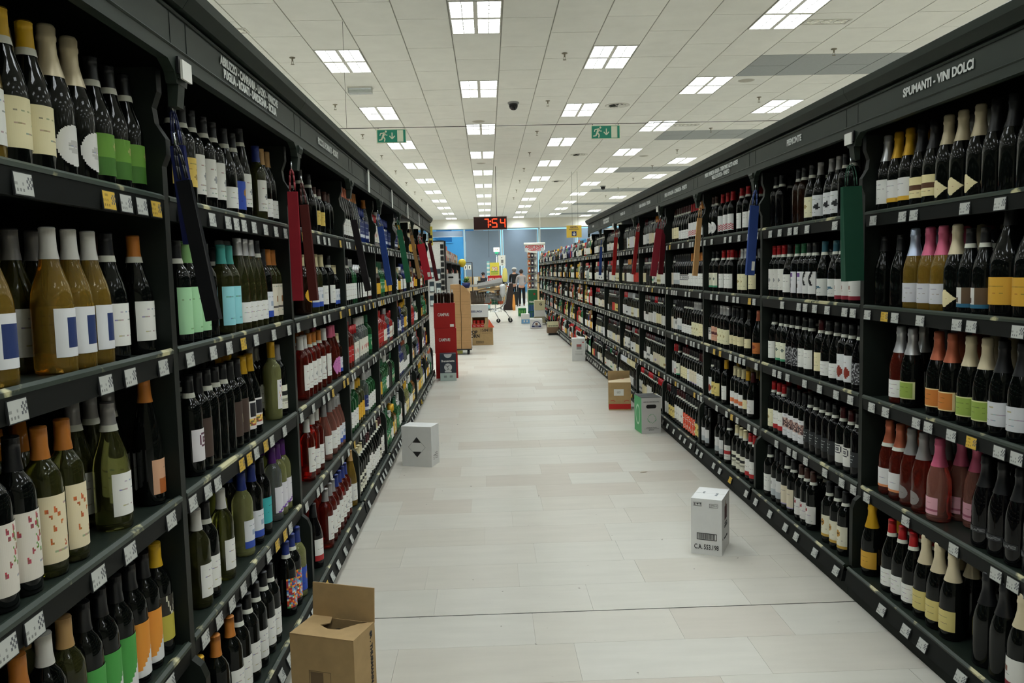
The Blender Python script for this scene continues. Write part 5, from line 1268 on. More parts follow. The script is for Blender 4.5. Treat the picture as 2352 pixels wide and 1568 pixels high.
# boxes in the middle distance: brown 158410 box, tray of tins, white box
P_ = carton('large brown carton marked 158410 and POP CORN on the aisle floor', (-.347, 16.36), 0, .427, .36, .355, M_CARD)
text('printed_number', '158410', .086, M_INK, P_, (.285, -.001, .300), (PI/2, 0, 0), sx=.95, bold=.001)
text('printed_name', 'POP\nCORN', .095, M_INK, P_, (.03, -.001, .225), (PI/2, 0, 0), sx=.9, bold=.004, spacing=.8)
text('printed_line', 'Mais per pop corn', .026, MATS['faded_ink'], P_, (.29, -.001, .245), (PI/2, 0, 0), sx=.9)
outline(P_, .08, .235, .04, .085, .006, M_INK, 'barcode_frame')
bb = MB()
for t in range(11): bb.box(.095+.012*t, .100+.012*t, -.0012, -.0006, .05, .075)
bb.build('barcode', M_INK, P_)
o = thing('display_tray', 'cut open brown tray with red front standing on 158410 carton', 'tray', (-.349, 16.38, .359))
MB().box(0, .33, .0, .004, 0, .075).box(0, .004, .004, .29, 0, .21).box(.326, .33, .004, .29, 0, .21).box(0, .33, .29, .294, 0, .21).box(.004, .326, .004, .29, 0, .004).box(.27, .326, .0, .004, .075, .21).box(0, .02, 0, .004, .075, .21).build('tray', M_CARD, o)
face_quad(o, 'red_front', 'front', .33, .3, .2, .002, .25, .006, .07, M_RED)
for t in range(3): text('printed_name', 'Polpa', .032, M_WHITE, o, (.05+.085*t, -.001, .036), (PI/2, 0, 0), sx=.8)
for i in range(3):
    tn = thing('food_tin', f'red tin, {ORD[i+1]} from the left in the cut open tray', 'tin', (-.30+.083*i, 16.44, .364), group='red tins in the tray')
    MB().lathe([(0, 0), (.038, 0), (.038, .004), (.037, .006), (.037, .134), (.038, .136), (.038, .14), (.034, .14), (.034, .137), (0, .137)], 18).build('can', mat('tin_red', '#b3160f', .35), tn)
    MB().lathe([(.0376, .04), (.0376, .09)], 18).build('paper_label', mat('tin_label', '#c2503c', .5), tn)
o = carton('white carton lettered in dark blue on top of the tin tray', (-.372, 16.36), 0, .366, .31, .245, M_WBOX, z=.572)
text('printed_name', 'ESSELUNGA', .052, mat('navy_ink', '#1f2a5c', .5), o, (.12, -.001, .115), (PI/2, 0, 0), sx=.85, bold=.002)
o = thing('leaflet_wedge', 'folded orange and white card leaning out of the tray', 'card', (-.02, 16.33, .36))
cdm = MB(); cdm.v = [(0, 0, 0), (.13, -.05, 0), (.02, .02, .17), (.0, .1, .16)]; cdm.f = [(0, 1, 2), (0, 2, 3)]; cdm.m = [0, 1]; cdm.c = [None]*2; cdm.sm = [False]*2
cdm.build('card', [mat('orange_card', '#cf5a3a', .5), M_WHITE], o)

# pegboard end of the next left gondola with blister packs, and snack shelving behind it
o = thing('pegboard_stand', 'white perforated display board with blister packs at end of next left gondola', 'display stand', (-.96, 15.0, 0))
MB().box(-.26, .17, 0, .04, 0, 2.06).build('board', mat('perforated_white', '#c9c9c4', .6, noise=.15, nscale=60), o)
MB().box(.17, .20, -.02, .06, 0, 2.07).box(-.26, .17, -.01, .05, 2.06, 2.08).build('post', M_BLACK, o)
for t in range(9): MB().box(.10, .16, -.012, 0, 1.05+.11*t, 1.13+.11*t).build('hook_card', M_BLACK, o)
for t, (xx, zz) in enumerate(((-.2, 1.98), (-.16, 1.74), (.02, 1.42))): MB().box(xx, xx+.09, -.006, -.001, zz-.03, zz).build('price_strip', M_WHITE, o)
for i in range(8):
    xx, zz = (-.20+.125*(i % 3), 1.62-.26*(i//3)-.03*(i % 3))
    p_ = thing('blister_pack', f'dark green blister pack with pale card, {ORD[i+1]} on the white perforated board', 'blister pack', (-.96+xx, 14.985, zz), group='blister packs on the board')
    MB().box(-.045, .045, -.002, 0, -.20, .0).build('card', mat('pack_green', '#24333a', .5), p_); MB().box(-.035, .035, -.02, -.002, -.18, -.09).build('blister', mat('pack_pale', '#b9c4c2', .3), p_); MB().tube((0, -.02, -.012), (0, .015, -.012), .003, 5).build('peg', M_STEEL, p_)
o = thing('snack_shelving', 'white shelving with packets and snacks beyond the pegboard', 'shelving', (-1.05, 19.6, 0))
MB().box(-.30, -.27, -4.5, 4.5, 0, 2.0).build('back_panel', M_WHITE, o)
for zz in (.12, .5, .9, 1.3, 1.72): MB().box(-.27, .26, -4.5, 4.5, zz-.03, zz).build('shelf', M_GRD, o)
for yy in (-4.5, -1.5, 1.5, 4.5): MB().box(-.27, .25, yy-.015, yy+.015, 0, 1.72).build('bracket_post', M_BLACK, o)
r2 = random.Random(21); n_ = 0
for si, zz in enumerate((1.72, 1.3, .9, .5)):
    y = 15.3; cnt_ = 0
    while y < 23.8:
        cnt_ += 1
        wd = r2.choice((.2, .28, .35)); hh_ = r2.uniform(.18, .32) if zz < 1.7 else (.36 if y < 17.5 else .28)
        c1 = r2.choice(('#b8372a', '#c9c9c4', '#2d7a3c', '#c9a832', '#3b2f2b', '#d0603c', '#6a8a9c', '#1e1f22'))
        if si == 0 and y < 17.5: c1 = '#b8402e'
        n_ += 1
        p_ = thing('snack_packet', f'{ {"#b8372a":"red","#c9c9c4":"white","#2d7a3c":"green","#c9a832":"yellow","#3b2f2b":"brown","#d0603c":"orange","#6a8a9c":"blue","#1e1f22":"black","#b8402e":"bright red"}[c1]} packet, {ORD[cnt_]} along the {("top", "second", "third", "fourth")[si]} snack shelf', 'packet', (-.93, y+wd/2, zz+.0005), group='packets on the snack shelves')
        pm = MB(); w2 = wd/2-.01
        for za, zb, k1, k2 in ((0, .02, .95, 1), (.02, hh_*.5, 1, 1.05), (hh_*.5, hh_-.03, 1.05, .9), (hh_-.03, hh_, .9, .95)):
            d1, d2_ = .06*(.5 if za == 0 else 1), .06*(.2 if zb == hh_ else 1)
            for sg in (-1, 1): pm.quad([(sg*d1, -w2*k1*.95, za), (sg*d1, w2*k1*.95, za), (sg*d2_, w2*k2*.95, zb), (sg*d2_, -w2*k2*.95, zb)])
            for sg in (-1, 1): pm.quad([(-d1, sg*w2*k1*.95, za), (d1, sg*w2*k1*.95, za), (d2_, sg*w2*k2*.95, zb), (-d2_, sg*w2*k2*.95, zb)])
        pm.build('pouch', mat('packet_'+c1.strip('#'), c1, .4), p_)
        MB().box(.0605, .063, -w2*.5, w2*.5, hh_*.35, hh_*.65).build('printed_panel', M_WHITE if c1 != '#c9c9c4' else M_RED, p_)
        y += wd+.02
o = thing('packaging', 'yellow balloon at the far end of the snack shelving', 'packaging', (-.72, 23.2, 1.75))  # stands in for yellow packaging; the rounded form and ribbon are made up
MB().lathe([(0, -.13), (.04, -.115), (.09, -.06), (.115, .01), (.09, .08), (.045, .11), (0, .12)], 18).build('skin', mat('yellow_wrap', '#d9c23a', .35), o); MB().tube((0, 0, -.17), (-.1, .1, -.5), .004, 5).build('ribbon', M_WHITE, o)

# shopping trolley loaded with waste cardboard
o = thing('shopping_trolley', 'chrome shopping trolley full of waste cardboard across the aisle', 'shopping cart', (.05, 23.6, 0))
bk = MB()
def bp(u, v_, s_):  # corner of tapering basket: u 0..1 along, v 0..1 up
    xa, xb = -.48+.10*(1-v_), .42-.02*(1-v_); return (xa+(xb-xa)*u, s_*(.22+.05*v_), .52+.42*v_)
for s_ in (-1, 1):
    for t in range(13): bk.tube(bp(t/12, 0, s_), bp(t/12, 1, s_), .003, 4)
    for v_ in (0, .25, .5, .75): bk.tube(bp(0, v_, s_), bp(1, v_, s_), .003, 4)
for u in (0, 1):
    for t in range(7):
        a, b = bp(u, 0, -1), bp(u, 0, 1); c, d = bp(u, 1, -1), bp(u, 1, 1); k_ = t/6
        bk.tube([a[i]+(b[i]-a[i])*k_ for i in range(3)], [c[i]+(d[i]-c[i])*k_ for i in range(3)], .003, 4)
for t in range(10):
    bk.tube(bp(t/9, 0, -1), bp(t/9, 0, 1), .003, 4)
bk.build('wire_basket', M_STEEL, o, kind='stuff')
rm = MB()
for a, b in ((bp(0, 1, -1), bp(1, 1, -1)), (bp(0, 1, 1), bp(1, 1, 1)), (bp(0, 1, -1), bp(0, 1, 1)), (bp(1, 1, -1), bp(1, 1, 1))): rm.tube(a, b, .007, 6)
rm.build('rim', M_STEEL, o)
fr = MB()
for s_ in (-.24, .24):
    fr.path([(.52, s_, 1.02), (.44, s_, .55), (.30, s_*.9, .42), (-.10, s_*.8, .36), (-.38, s_*.75, .13)], .011, 6)
    fr.path([(.30, s_*.9, .42), (.46, s_, .30), (.56, s_, .13)], .011, 6)
    fr.path([(.10, s_*.8, .38), (.22, s_*.9, .14)], .009, 6)
fr.build('frame', M_STEEL, o)
MB().tube((.53, -.27, 1.04), (.53, .27, 1.04), .017, 10).build('handle', mat('red_handle', '#a01c1c', .4), o)
for x_, y_ in ((.23, -.22), (.58, -.24), (-.38, -.18), (-.38, .18), (.58, .24)):
    wh = MB().lathe([(0, -.014), (.05, -.014), (.062, -.008), (.062, .008), (.05, .014), (0, .014)], 18, M=Matrix.Translation((x_, y_, .062)) @ Matrix.Rotation(PI/2, 4, 'X')).build('wheel', M_BLACK, o)
    MB().lathe([(0, -.016), (.02, -.016), (.02, .016), (0, .016)], 12, M=Matrix.Translation((x_, y_, .062)) @ Matrix.Rotation(PI/2, 4, 'X')).build('hub', M_STEEL, wh)
    MB().box(x_-.012, x_+.012, y_-.022, y_-.018, .05, .15).box(x_-.012, x_+.012, y_+.018, y_+.022, .05, .15).build('fork', M_STEEL, wh)
def sheet(lab, pts, m, fold=None):
    c = Vector((sum(p[0] for p in pts)/len(pts), sum(p[1] for p in pts)/len(pts), sum(p[2] for p in pts)/len(pts)))
    o_ = thing('cardboard_sheet', lab, 'cardboard', c, group='waste cardboard in the trolley')
    mb = MB(); mb.quad([Vector(p)-c for p in pts]); ob = mb.build('board', m, o_); ob.modifiers.new('thick', 'SOLIDIFY').thickness = .008
    e0, e1 = Vector(pts[0])-c, Vector(pts[1])-c; n_ = (Vector(pts[1])-Vector(pts[0])).cross(Vector(pts[3])-Vector(pts[0])).normalized()
    mb = MB(); inn = (Vector(pts[3])-Vector(pts[0])).normalized()*.05; mb.quad([e0, e1, e1+n_*.06+inn, e0+n_*.06+inn]); ob = mb.build('flap', m, o_); ob.modifiers.new('thick', 'SOLIDIFY').thickness = .006
M_GRC = mat('grey_cardboard', '#8f8e8a', .85, noise=.08, nscale=12); M_DKC = mat('dark_cardboard', '#5e5347', .9, noise=.1, nscale=12)
sheet('pale grey cardboard sheet sticking out at the left, topmost', [(-.60, 23.35, 1.06), (.20, 23.35, 1.06), (.22, 23.85, 1.10), (-.58, 23.85, 1.10)], M_GRC)
sheet('large grey folded carton wall leaning over the basket', [(-.30, 23.30, 1.00), (.42, 23.30, 1.10), (.42, 23.42, 1.30), (-.28, 23.42, 1.16)], M_GRC)
sheet('brown cardboard sheet lying across the basket', [(-.28, 23.32, .90), (.44, 23.32, .98), (.46, 23.8, 1.08), (-.24, 23.8, .97)], M_CARD)
sheet('dark flattened carton low in the basket', [(-.50, 23.36, .56), (-.12, 23.36, .55), (-.10, 23.44, .95), (-.52, 23.44, .94)], M_DKC)
sheet('grey upright carton panel in the middle of basket', [(-.12, 23.40, .58), (.04, 23.40, .58), (.10, 23.46, .86), (-.04, 23.46, .88)], M_GRC)
sheet('long grey cardboard panel leaning right in the basket', [(.04, 23.44, .70), (.40, 23.44, .62), (.40, 23.50, .82), (.02, 23.50, .90)], M_GRC)
sheet('brown crumpled carton piece at the right end of basket', [(.20, 23.50, .74), (.44, 23.50, .80), (.46, 23.60, 1.0), (.22, 23.60, .96)], M_CARD)
o = thing('plastic_crate', 'green plastic crate inside the shopping trolley', 'crate', (.20, 23.66, .528))
MB().box(-.11, .11, -.12, -.11, 0, .30).box(-.11, .11, .11, .12, 0, .30).box(-.11, -.10, -.11, .11, 0, .30).box(.10, .11, -.11, .11, 0, .30).box(-.10, .10, -.11, .11, 0, .01).build('crate', mat('crate_green', '#1f6a48', .4), o); MB().box(-.115, .115, -.125, .125, .30, .315).build('rim', mat('crate_green_rim', '#2a7a56', .4), o)
for i, x_ in enumerate((-.20, -.04, .34)):
    o = thing('orange_net_bag', f'orange net bag, {ORD[i+1]} from the left low in trolley', 'bag', (.05+x_*.9, 23.52, .53)); MB().lathe([(0, 0), (.06, .01), (.085, .06), (.06, .11), (.02, .14), (0, .15)], 10).build('net', mat('orange_net', '#c4562c', .6), o); MB().lathe([(0, .14), (.015, .145), (.03, .175), (0, .17)], 8).build('knot', MATS['orange_net'], o)
o = thing('white_plastic_bag', 'crumpled white plastic bag hanging from the trolley end', 'bag', (.42, 23.30, .96))
pb_ = MB().lathe([(0, -.22), (.05, -.20), (.09, -.10), (.07, .02), (.10, .10), (.04, .16), (0, .15)], 9).build('bag', mat('white_film', '#d6d8d8', .4), o); MB().tube((0, 0, .12), (.10, .05, .18), .006, 5).build('handle', MATS['white_film'], o)

# goods on the floor at the far right
def box_at(lab, pxa, pya, pxb, pyt, Y, d, m, **k):
    a, b, c = at(pxa, pya, Y), at(pxb, pya, Y), at(pxa, pyt, Y)
    zb = max(0, a.z) if 'z' not in k else k.pop('z')
    return carton(lab, (a.x, Y), 0, b.x-a.x, d, c.z-zb-.003, m, z=zb, **k), b.x-a.x, c.z-zb
o, ww, hh_ = box_at('white and sky blue carton farthest left on the floor by right shelves', 1198, 743.5, 1217, 721, 22.6, .3, M_WBOX)
face_quad(o, 'blue_band', 'front', ww, .3, hh_, .002, ww-.002, .01, hh_*.45, mat('sky_print', '#6ea3cf', .5))
for t in range(2): face_quad(o, 'white_mark', 'front', ww, .3, hh_, ww*(.25+.35*t), ww*(.4+.35*t), hh_*.15, hh_*.35, M_WHITE, off=.0012)
o, ww, hh_ = box_at('white carton with arched blue emblem on the floor by right shelves', 1219, 754, 1246, 733, 20.65, .3, M_WBOX)
em = MB()
for t in range(14): a0, a1 = PI*t/14, PI*(t+1)/14; q_ = lambda a, r_: (ww/2+r_*math.cos(a), -.001, hh_*.33+r_*math.sin(a)); em.quad([q_(a0, .085), q_(a1, .085), q_(a1, .105), q_(a0, .105)])
em.box(.03, ww-.03, -.0012, -.0006, hh_*.12, hh_*.3); em.build('arched_emblem', MATS['navy_ink'], o)
em = MB().box(ww/2-.03, ww/2+.03, -.0012, -.0006, hh_*.33, hh_*.6); em.build('centre_figure', mat('dull_brown_print', '#7a5a4a', .6), o)
text('printed_line', 'PREMIUM', .028, M_WHITE, o, (ww/2, -.002, hh_*.21), (PI/2, 0, 0), sx=.9)
o = thing('crate_on_base', 'brown open crate with cream rim holding bottles at end of right shelves', 'crate', (1.338, 18.4, 0))
MB().box(.03, .24, .02, .26, 0, .05).build('base', M_BLACK, o); MB().box(0, .26, 0, .012, .05, .25).box(0, .012, .012, .28, .05, .25).box(.248, .26, .012, .28, .05, .25).box(0, .26, .268, .28, .05, .25).box(.012, .248, .012, .268, .05, .06).build('crate', mat('crate_brown', '#6e5640', .6), o)
MB().box(0, .26, -.001, .0, .19, .32).build('cream_rim', mat('cream_print', '#c6c39e', .6), o)
mk = MB()
for t in range(5): mk.box(.03+.045*t, .05+.045*t, -.002, -.001, .20, .235)
mk.build('figure_marks', M_INK, o)
for i in range(8):
    b_ = thing('spirit_bottle', f'dark bottle, {ORD[i+1]} in the brown crate on the floor', 'bottle', (1.338+.055+.066*(i % 4)*.75, 18.4+.07+.12*(i//4), .0605), group='bottles in the brown crate', data=body_mesh('M', 'dark', 'spirit_bottle')); b_.scale = (.7, .7, 1.5); add('capsule', cap_mesh('M', ('red', 'green')[i % 2]), b_)
for i, (xa, ya, xb, yt, Y, c, lab) in enumerate(((1228, 712, 1252, 690, 22.0, '#b9b28c', 'cream carton marked with dark letters on the pile by the right shelves'), (1229, 727, 1252, 712.5, 22.0, '#bfbfb9', 'white carton under the cream one by right shelves'), (1228, 742, 1252, 727.5, 22.0, '#8f8a70', 'drab carton lowest in the pile by the right shelves'),
        (1214, 699, 1235, 666, 25.6, '#22613a', 'green beer carton with red star in the far pile'), (1214, 715, 1235, 699.5, 25.6, '#2c5f6e', 'blue green bottle pack under the green beer carton'), (1214, 733, 1235, 715.5, 25.6, '#2b6a4c', 'green bottle pack lowest in the far pile'), (1191, 726, 1209, 708, 26.0, '#23713a', 'bright green crate alone on the floor at the far right'))):
    o, ww, hh_ = box_at(lab, xa, ya, xb, yt, Y, .35, mat('board_'+c.strip('#'), c, .5))
    if i == 0: text('printed_name', 'G', .10, M_INK, o, (ww*.6, -.001, hh_*.6), (PI/2, 0, 0), bold=.004)
    if i == 3:
        st_ = MB(); pts = [(ww*.65+(.05 if t % 2 == 0 else .02)*math.sin(t*PI/5), -.0012, hh_*.72+(.05 if t % 2 == 0 else .02)*math.cos(t*PI/5)) for t in range(10)]; st_.quad(list(reversed(pts))); st_.build('star', M_RED, o)
        text('printed_name', 'Heineken', .085, M_WHITE, o, (ww*.5, -.001, hh_*.18), (PI/2, 0, 0), sx=.75, bold=.003)
    if i in (4, 5):
        for t in range(3): face_quad(o, 'bottle_print', 'front', ww, .3, hh_, ww*(.1+.3*t), ww*(.27+.3*t), hh_*.1, hh_*.85, mat('print_blue', '#24407a', .4))
    if i == 6:
        for t in range(3): face_quad(o, 'crate_slot', 'front', ww, .3, hh_, ww*(.1+.3*t), ww*(.25+.3*t), hh_*.35, hh_*.75, mat('print_leaf', '#6aa04a', .4))
# display tower with snacks
tw = at(1213, 640, 27.0)
o = thing('display_tower', 'tall narrow display tower of bagged snacks beyond the right shelves', 'display stand', (tw.x+.16, 27.2, 0))
MB().box(-.16, .16, .12, .14, 0, 2.1).build('back_panel', M_WHITE, o)
for zz in (.9, 1.15, 1.4, 1.65, 1.9): MB().box(-.16, .16, -.14, .12, zz-.015, zz).build('shelf', M_STEEL, o)
MB().prism_y([(-.17, 2.1), (.17, 2.06), (.17, 2.12), (-.17, 2.16)], -.15, .15).build('top_sign', M_WHITE, o)
for i in range(15):
    zz = (.9, 1.15, 1.4, 1.65, 1.9)[i//3]; c = ('#c0602c', '#b9b9b6', '#9c2f2a', '#3b3550', '#c99a3c')[(i*3+i//3) % 5]
    cn_ = {'#c0602c': 'orange', '#b9b9b6': 'silver', '#9c2f2a': 'red', '#3b3550': 'dark purple', '#c99a3c': 'golden'}[c]
    p_ = thing('snack_bag', f'{cn_} snack bag, {("left", "middle", "right")[i % 3]} on the {("lowest", "second lowest", "middle", "second highest", "highest")[i//3]} tower shelf', 'packet', (tw.x+.16-.105+.105*(i % 3), 27.16, zz+.0005), group='snack bags on the display tower')
    MB().lathe([(0, 0), (.035, .005), (.048, .05), (.048, .14), (.035, .19), (.045, .2), (0, .2)], 8).build('pouch', mat('pouch_'+c.strip('#'), c, .35), p_); MB().box(-.025, .025, -.052, -.046, .06, .12).build('printed_panel', M_WHITE, p_)
# white boards standing on top of the far right shelving and packs before them
for k in range(4):
    y = bay_y0(1, 8+k)
    o = thing('top_board', f'white board standing on top of the far right shelving, {ORD[k+1]} of four', 'board', (X(1, .45), y+.65, 1.905), group='white boards on top of shelving')
    MB().box(-.012, .012, -.62, .62, 0, .20+.05*(k == 0)).build('panel', M_WHITE, o); MB().box(-.03, .03, -.6, -.56, 0, .03).box(-.03, .03, .56, .6, 0, .03).build('foot', M_STEEL, o)
for i in range(3):
    o = thing('spirit_carton', f'light blue gift tube, {ORD[i+1]} of three on top far right shelf', 'box', (X(1, .16), bay_y0(1, 9)+.5+.1*i, 1.7005), group='light blue gift tubes')
    MB().lathe([(0, 0), (.045, 0), (.045, .30), (0, .30)], 16).build('tube', mat('tube_blue', '#3f8fc0', .4), o); MB().lathe([(.0455, .295), (.047, .30), (.047, .33), (0, .332)], 16).build('lid', mat('tube_lid', '#5fa8d0', .4), o)

# ------------------------------------------------------------------ signs in the distance
a, b = at(1301, 518, 24), at(1336, 545, 24)
o = thing('exit_notice', 'yellow hanging notice reading USCITA with white arrow on blue', 'sign', ((a.x+b.x)/2, 24, (a.z+b.z)/2)); hw, hh_ = (b.x-a.x)/2, (a.z-b.z)/2
MB().box(-hw, hw, -.01, .01, -hh_, hh_).build('panel', mat('sign_yellow', '#d8b544', .5), o)
MB().box(-.07, .07, -.014, -.0105, -.13, .005).build('arrow_field', MATS['navy_ink'], o)
text('sign_lettering', 'USCITA', .075, MATS['navy_ink'], o, (0, -.0125, hh_-.055), (PI/2, 0, 0), sx=.9, bold=.002); text('sign_lettering', 'SENZA ACQUISTI', .045, MATS['navy_ink'], o, (0, -.0125, hh_-.115), (PI/2, 0, 0), sx=.85, bold=.001)
mn = MB()
def seg3(a, b, r_): 
    a, b = Vector((a[0], -.0155, a[1])), Vector((b[0], -.0155, b[1])); d = (b-a).normalized(); n_ = Vector((-d.z, 0, d.x))*r_; mn.quad([a+n_, b+n_, b-n_, a-n_])
seg3((0, -.015), (0, -.1), .011); seg3((0, -.11), (-.042, -.062), .011); seg3((0, -.11), (.042, -.062), .011); mn.build('arrow', M_WHITE, o)
for sx_ in (-.05, .12): MB().tube((sx_, 0, hh_), (sx_, 0, CEIL-o.location.z), .004, 5).build('hanger', MATS['thin_wire'], o)
a, b = at(1203, 557, 34), at(1252, 577, 34)
o = thing('assistance_sign', 'hanging sign in red letters, ASSISTENZA CLIENTI, over the far checkouts', 'sign', ((a.x+b.x)/2, 34, 0)); hw = (b.x-a.x)/2
MB().tube((-hw, 0, a.z-.06), (hw, 0, a.z-.06), .055, 12).build('light_bar', M_WHITE, o)
MB().box(-hw*.93, hw*.93, -.006, .006, b.z, a.z-.12).build('panel', mat('pale_grey_panel', '#aeb6b8', .5), o)
text('sign_lettering', 'ASSISTENZA\nCLIENTI', .15, M_RED, o, (0, -.008, (a.z+b.z)/2-.045), (PI/2, 0, 0), sx=.95, bold=.006, spacing=.85)
MB().tube((.25, 0, a.z), (.25, 0, CEIL), .01, 6).build('hanging_rod', M_WHITE, o)
for nm, px, py, Y, tx in (('middle', 1140.5, 574, 36, '84'), ('right', 1244, 569, 36, '83')):
    p = at(px, py, Y); o = thing('checkout_number', f'lit white and green checkout number sign, {nm}, on a pole', 'sign', (p.x, Y, p.z))
    MB().box(-.13, .13, -.04, .04, -.08, .11).build('lit_box', mat('lit_white', '#ffffff', .5, emit='#fff6e8', estr=2.2), o)
    MB().box(-.08, .08, -.045, .045, -.16, -.08).build('green_lamp', mat('lit_green', '#2fae7a', .5, emit='#27b07a', estr=.8), o)
    text('number', tx, .14, mat('grey_digits', '#b9a890', .5), o, (0, -.042, .015), (PI/2, 0, 0), bold=.004)
    MB().tube((0, 0, -.16), (0, 0, -p.z), .02, 8).build('pole', M_STEEL, o)
p = at(1152.5, 598, 35.5); o = thing('paper_notice', 'white paper notice with small grey pictures hung before the blind', 'notice', p)
MB().box(-.16, .16, -.004, .004, -.23, .23).build('sheet', M_WHITE, o); MB().box(-.03, .07, -.006, -.0045, -.11, .03).box(-.02, .02, -.006, -.0045, .10, .15).box(-.02, .05, -.006, -.0045, -.18, -.15).build('pictures', mat('grey_picture', '#77756f', .6), o)
MB().tube((0, 0, -.23), (0, 0, -p.z), .015, 6).build('post', M_STEEL, o)
a, b = at(1125, 603, 30), at(1147, 632, 30)
o = thing('poster_stand', 'yellow poster with a large 90 over green lines on a stand', 'poster', ((a.x+b.x)/2, 30, 0)); hw = (b.x-a.x)/2
MB().box(-hw, hw, -.008, .008, b.z, a.z).build('poster', mat('poster_yellow', '#d9cc4a', .5), o)
text('poster_number', '90', .20, M_RED, o, (0, -.010, (a.z+b.z)/2+.0), (PI/2, 0, 0), bold=.016); text('poster_number', '90', .20, M_WHITE, o, (0, -.013, (a.z+b.z)/2), (PI/2, 0, 0), bold=.004)
gl = MB()
for t in range(3): gl.box(-hw*.8, hw*.8, -.0105, -.0085, b.z+.04+.045*t, b.z+.065+.045*t)
gl.build('green_lines', mat('poster_green', '#5fa04a', .5), o)
MB().tube((0, .02, 0), (0, .02, b.z), .02, 8).build('post', M_STEEL, o); MB().lathe([(0, 0), (.16, 0), (.15, .02), (0, .03)], 18, M=Matrix.Translation((0, .02, 0))).build('foot', M_STEEL, o)
a, b = at(1120, 633, 29.6), at(1153, 655, 29.6)
o = thing('red_sales_sign', 'red sales sign with white lettering under the yellow poster', 'sign', ((a.x+b.x)/2, 29.6, 0)); hw = (b.x-a.x)/2
MB().box(-hw, hw, -.01, .01, b.z, a.z).build('panel', M_RED, o); text('sign_lettering', 'UNICA CARTA', .11, M_WHITE, o, (0, -.012, (a.z+b.z)/2+.05), (PI/2, 0, 0), sx=.62, bold=.004)
for sx_ in (-.2, .2): MB().tube((sx_, .012, 0), (sx_, .012, b.z), .012, 6).build('leg', M_STEEL, o)
# checkout counters
M_WOOD = mat('beech_board', '#b89a6c', .5, noise=.06, nscale=5)
for i, (X0, X1, Y, h1) in enumerate(((-1.0, -.15, 34.5, 1.28), (.0, .9, 37.0, 1.15), (1.9, 3.1, 38.5, 1.3))):
    o = thing('checkout_counter', f'beech checkout counter with panel front, {("left", "middle", "right")[i]} of three at the far end', 'counter', ((X0+X1)/2, Y, 0)); hw = (X1-X0)/2
    MB().box(-hw, hw, 0, .7, 0, .88).build('cabinet', M_WOOD, o); MB().box(-hw-.03, hw+.03, -.03, .73, .88, .92).build('counter_top', M_GRD, o)
    MB().box(-hw, hw*.6, .64, .68, .92, h1).build('screen_panel', M_WOOD, o); MB().box(-.02, .16, .60, .635, .95, h1-.02).build('paper_sheet', M_WHITE, o)
    MB().box(hw-.3, hw-.05, .1, .4, .92, 1.1).build('till', M_BLACK, o)
o = thing('barrier_frame', 'tall black metal frame with two white notices beside the left checkout', 'barrier', at(1084, 640, 31)); z0_ = o.location.z; o.location.z = 0
MB().tube((-.3, 0, 1.85), (-.3, 0, 0), .015, 6).tube((.3*0+.02, 0, 1.85), (.02, 0, 0), .02, 6).tube((-.3, 0, 1.85), (.02, 0, 1.85), .012, 6).build('frame', M_BLACK, o)
for t in range(2): nt_ = MB().box(-.29+.15*t, -.17+.15*t, -.012, -.004, 1.58, 1.76).build('notice', M_WHITE, o); MB().box(-.25+.15*t, -.21+.15*t, -.014, -.0125, 1.62, 1.71).build('notice_print', M_INK, nt_)
a = at(1121, 600, 31.5); o = thing('pennant_column', 'slim pale blue column display beside the yellow poster', 'display stand', (a.x, 31.5, 0)); MB().box(-.05, .05, -.05, .05, .05, a.z).build('column', mat('pale_turquoise', '#7fb9bd', .5), o); MB().lathe([(0, 0), (.18, 0), (.16, .05), (0, .05)], 16).build('foot', M_BLACK, o)
for t in range(7): MB().box(-.052, .052, -.054, -.0505, .8+.16*t, .86+.16*t).build('stripe', M_WHITE, o)
for i in range(5):
    b_ = thing('sweets_box', f'sweets box, {ORD[i+1]} of five along the right checkout screen', 'box', (2.0+.17*i, 38.5+.66, 1.302), group='sweets boxes at the checkout'); c = ('#1f2a5c', '#7a1e2a', '#2b3050', '#8a2230', '#20243c')[i]; MB().box(-.075, .075, -.05, .05, 0, .10).build('box', mat('sweets_'+c.strip('#'), c, .5), b_); MB().box(-.05, .05, -.052, -.0505, .03, .07).build('paper_label', M_WHITE, b_)
a = at(1168, 683, 31); o = thing('folding_display', 'dark folding display board standing beyond the trolley', 'display board', (a.x, 31, 0))
MB().prism_y([(-.24, 0), (.18, 0), (.18, 1.02), (.02, 1.02)], -.15, .15).build('board', mat('dark_brown_board', '#241816', .5), o); MB().box(-.2, -.14, -.12, .12, -.0, .03).build('foot', M_BLACK, o)
MB().tube((.02, -.16, 1.03), (-.22, -.16, .02), .012, 6).build('edge_strip', M_STEEL, o)
a = at(1180, 683, 30.5); o = thing('orange_cleaning_bag', 'upright orange cleaning bag next to the folding board', 'bag', (a.x, 30.5, .0)); MB().lathe([(0, 0), (.05, 0), (.06, .2), (.04, .45), (.02, .6), (0, .61)], 10).build('bag', mat('orange_cloth', '#d08a3a', .6), o); MB().tube((0, 0, .6), (0, 0, .7), .01, 6).build('strap', M_BLACK, o)
a = at(1160, 640, 33); o = thing('yellow_coat', 'pale yellow coat hanging from a checkout post', 'coat', (a.x, 33, 0))
MB().tube((0, 0, 0), (0, 0, 1.75), .018, 6).build('post', M_STEEL, o); MB().lathe([(.0, 1.05), (.08, 1.06), (.11, 1.2), (.10, 1.4), (.07, 1.58), (.03, 1.62), (0, 1.62)], 12).build('coat', mat('yellow_cloth', '#c9bd6a', .8), o)

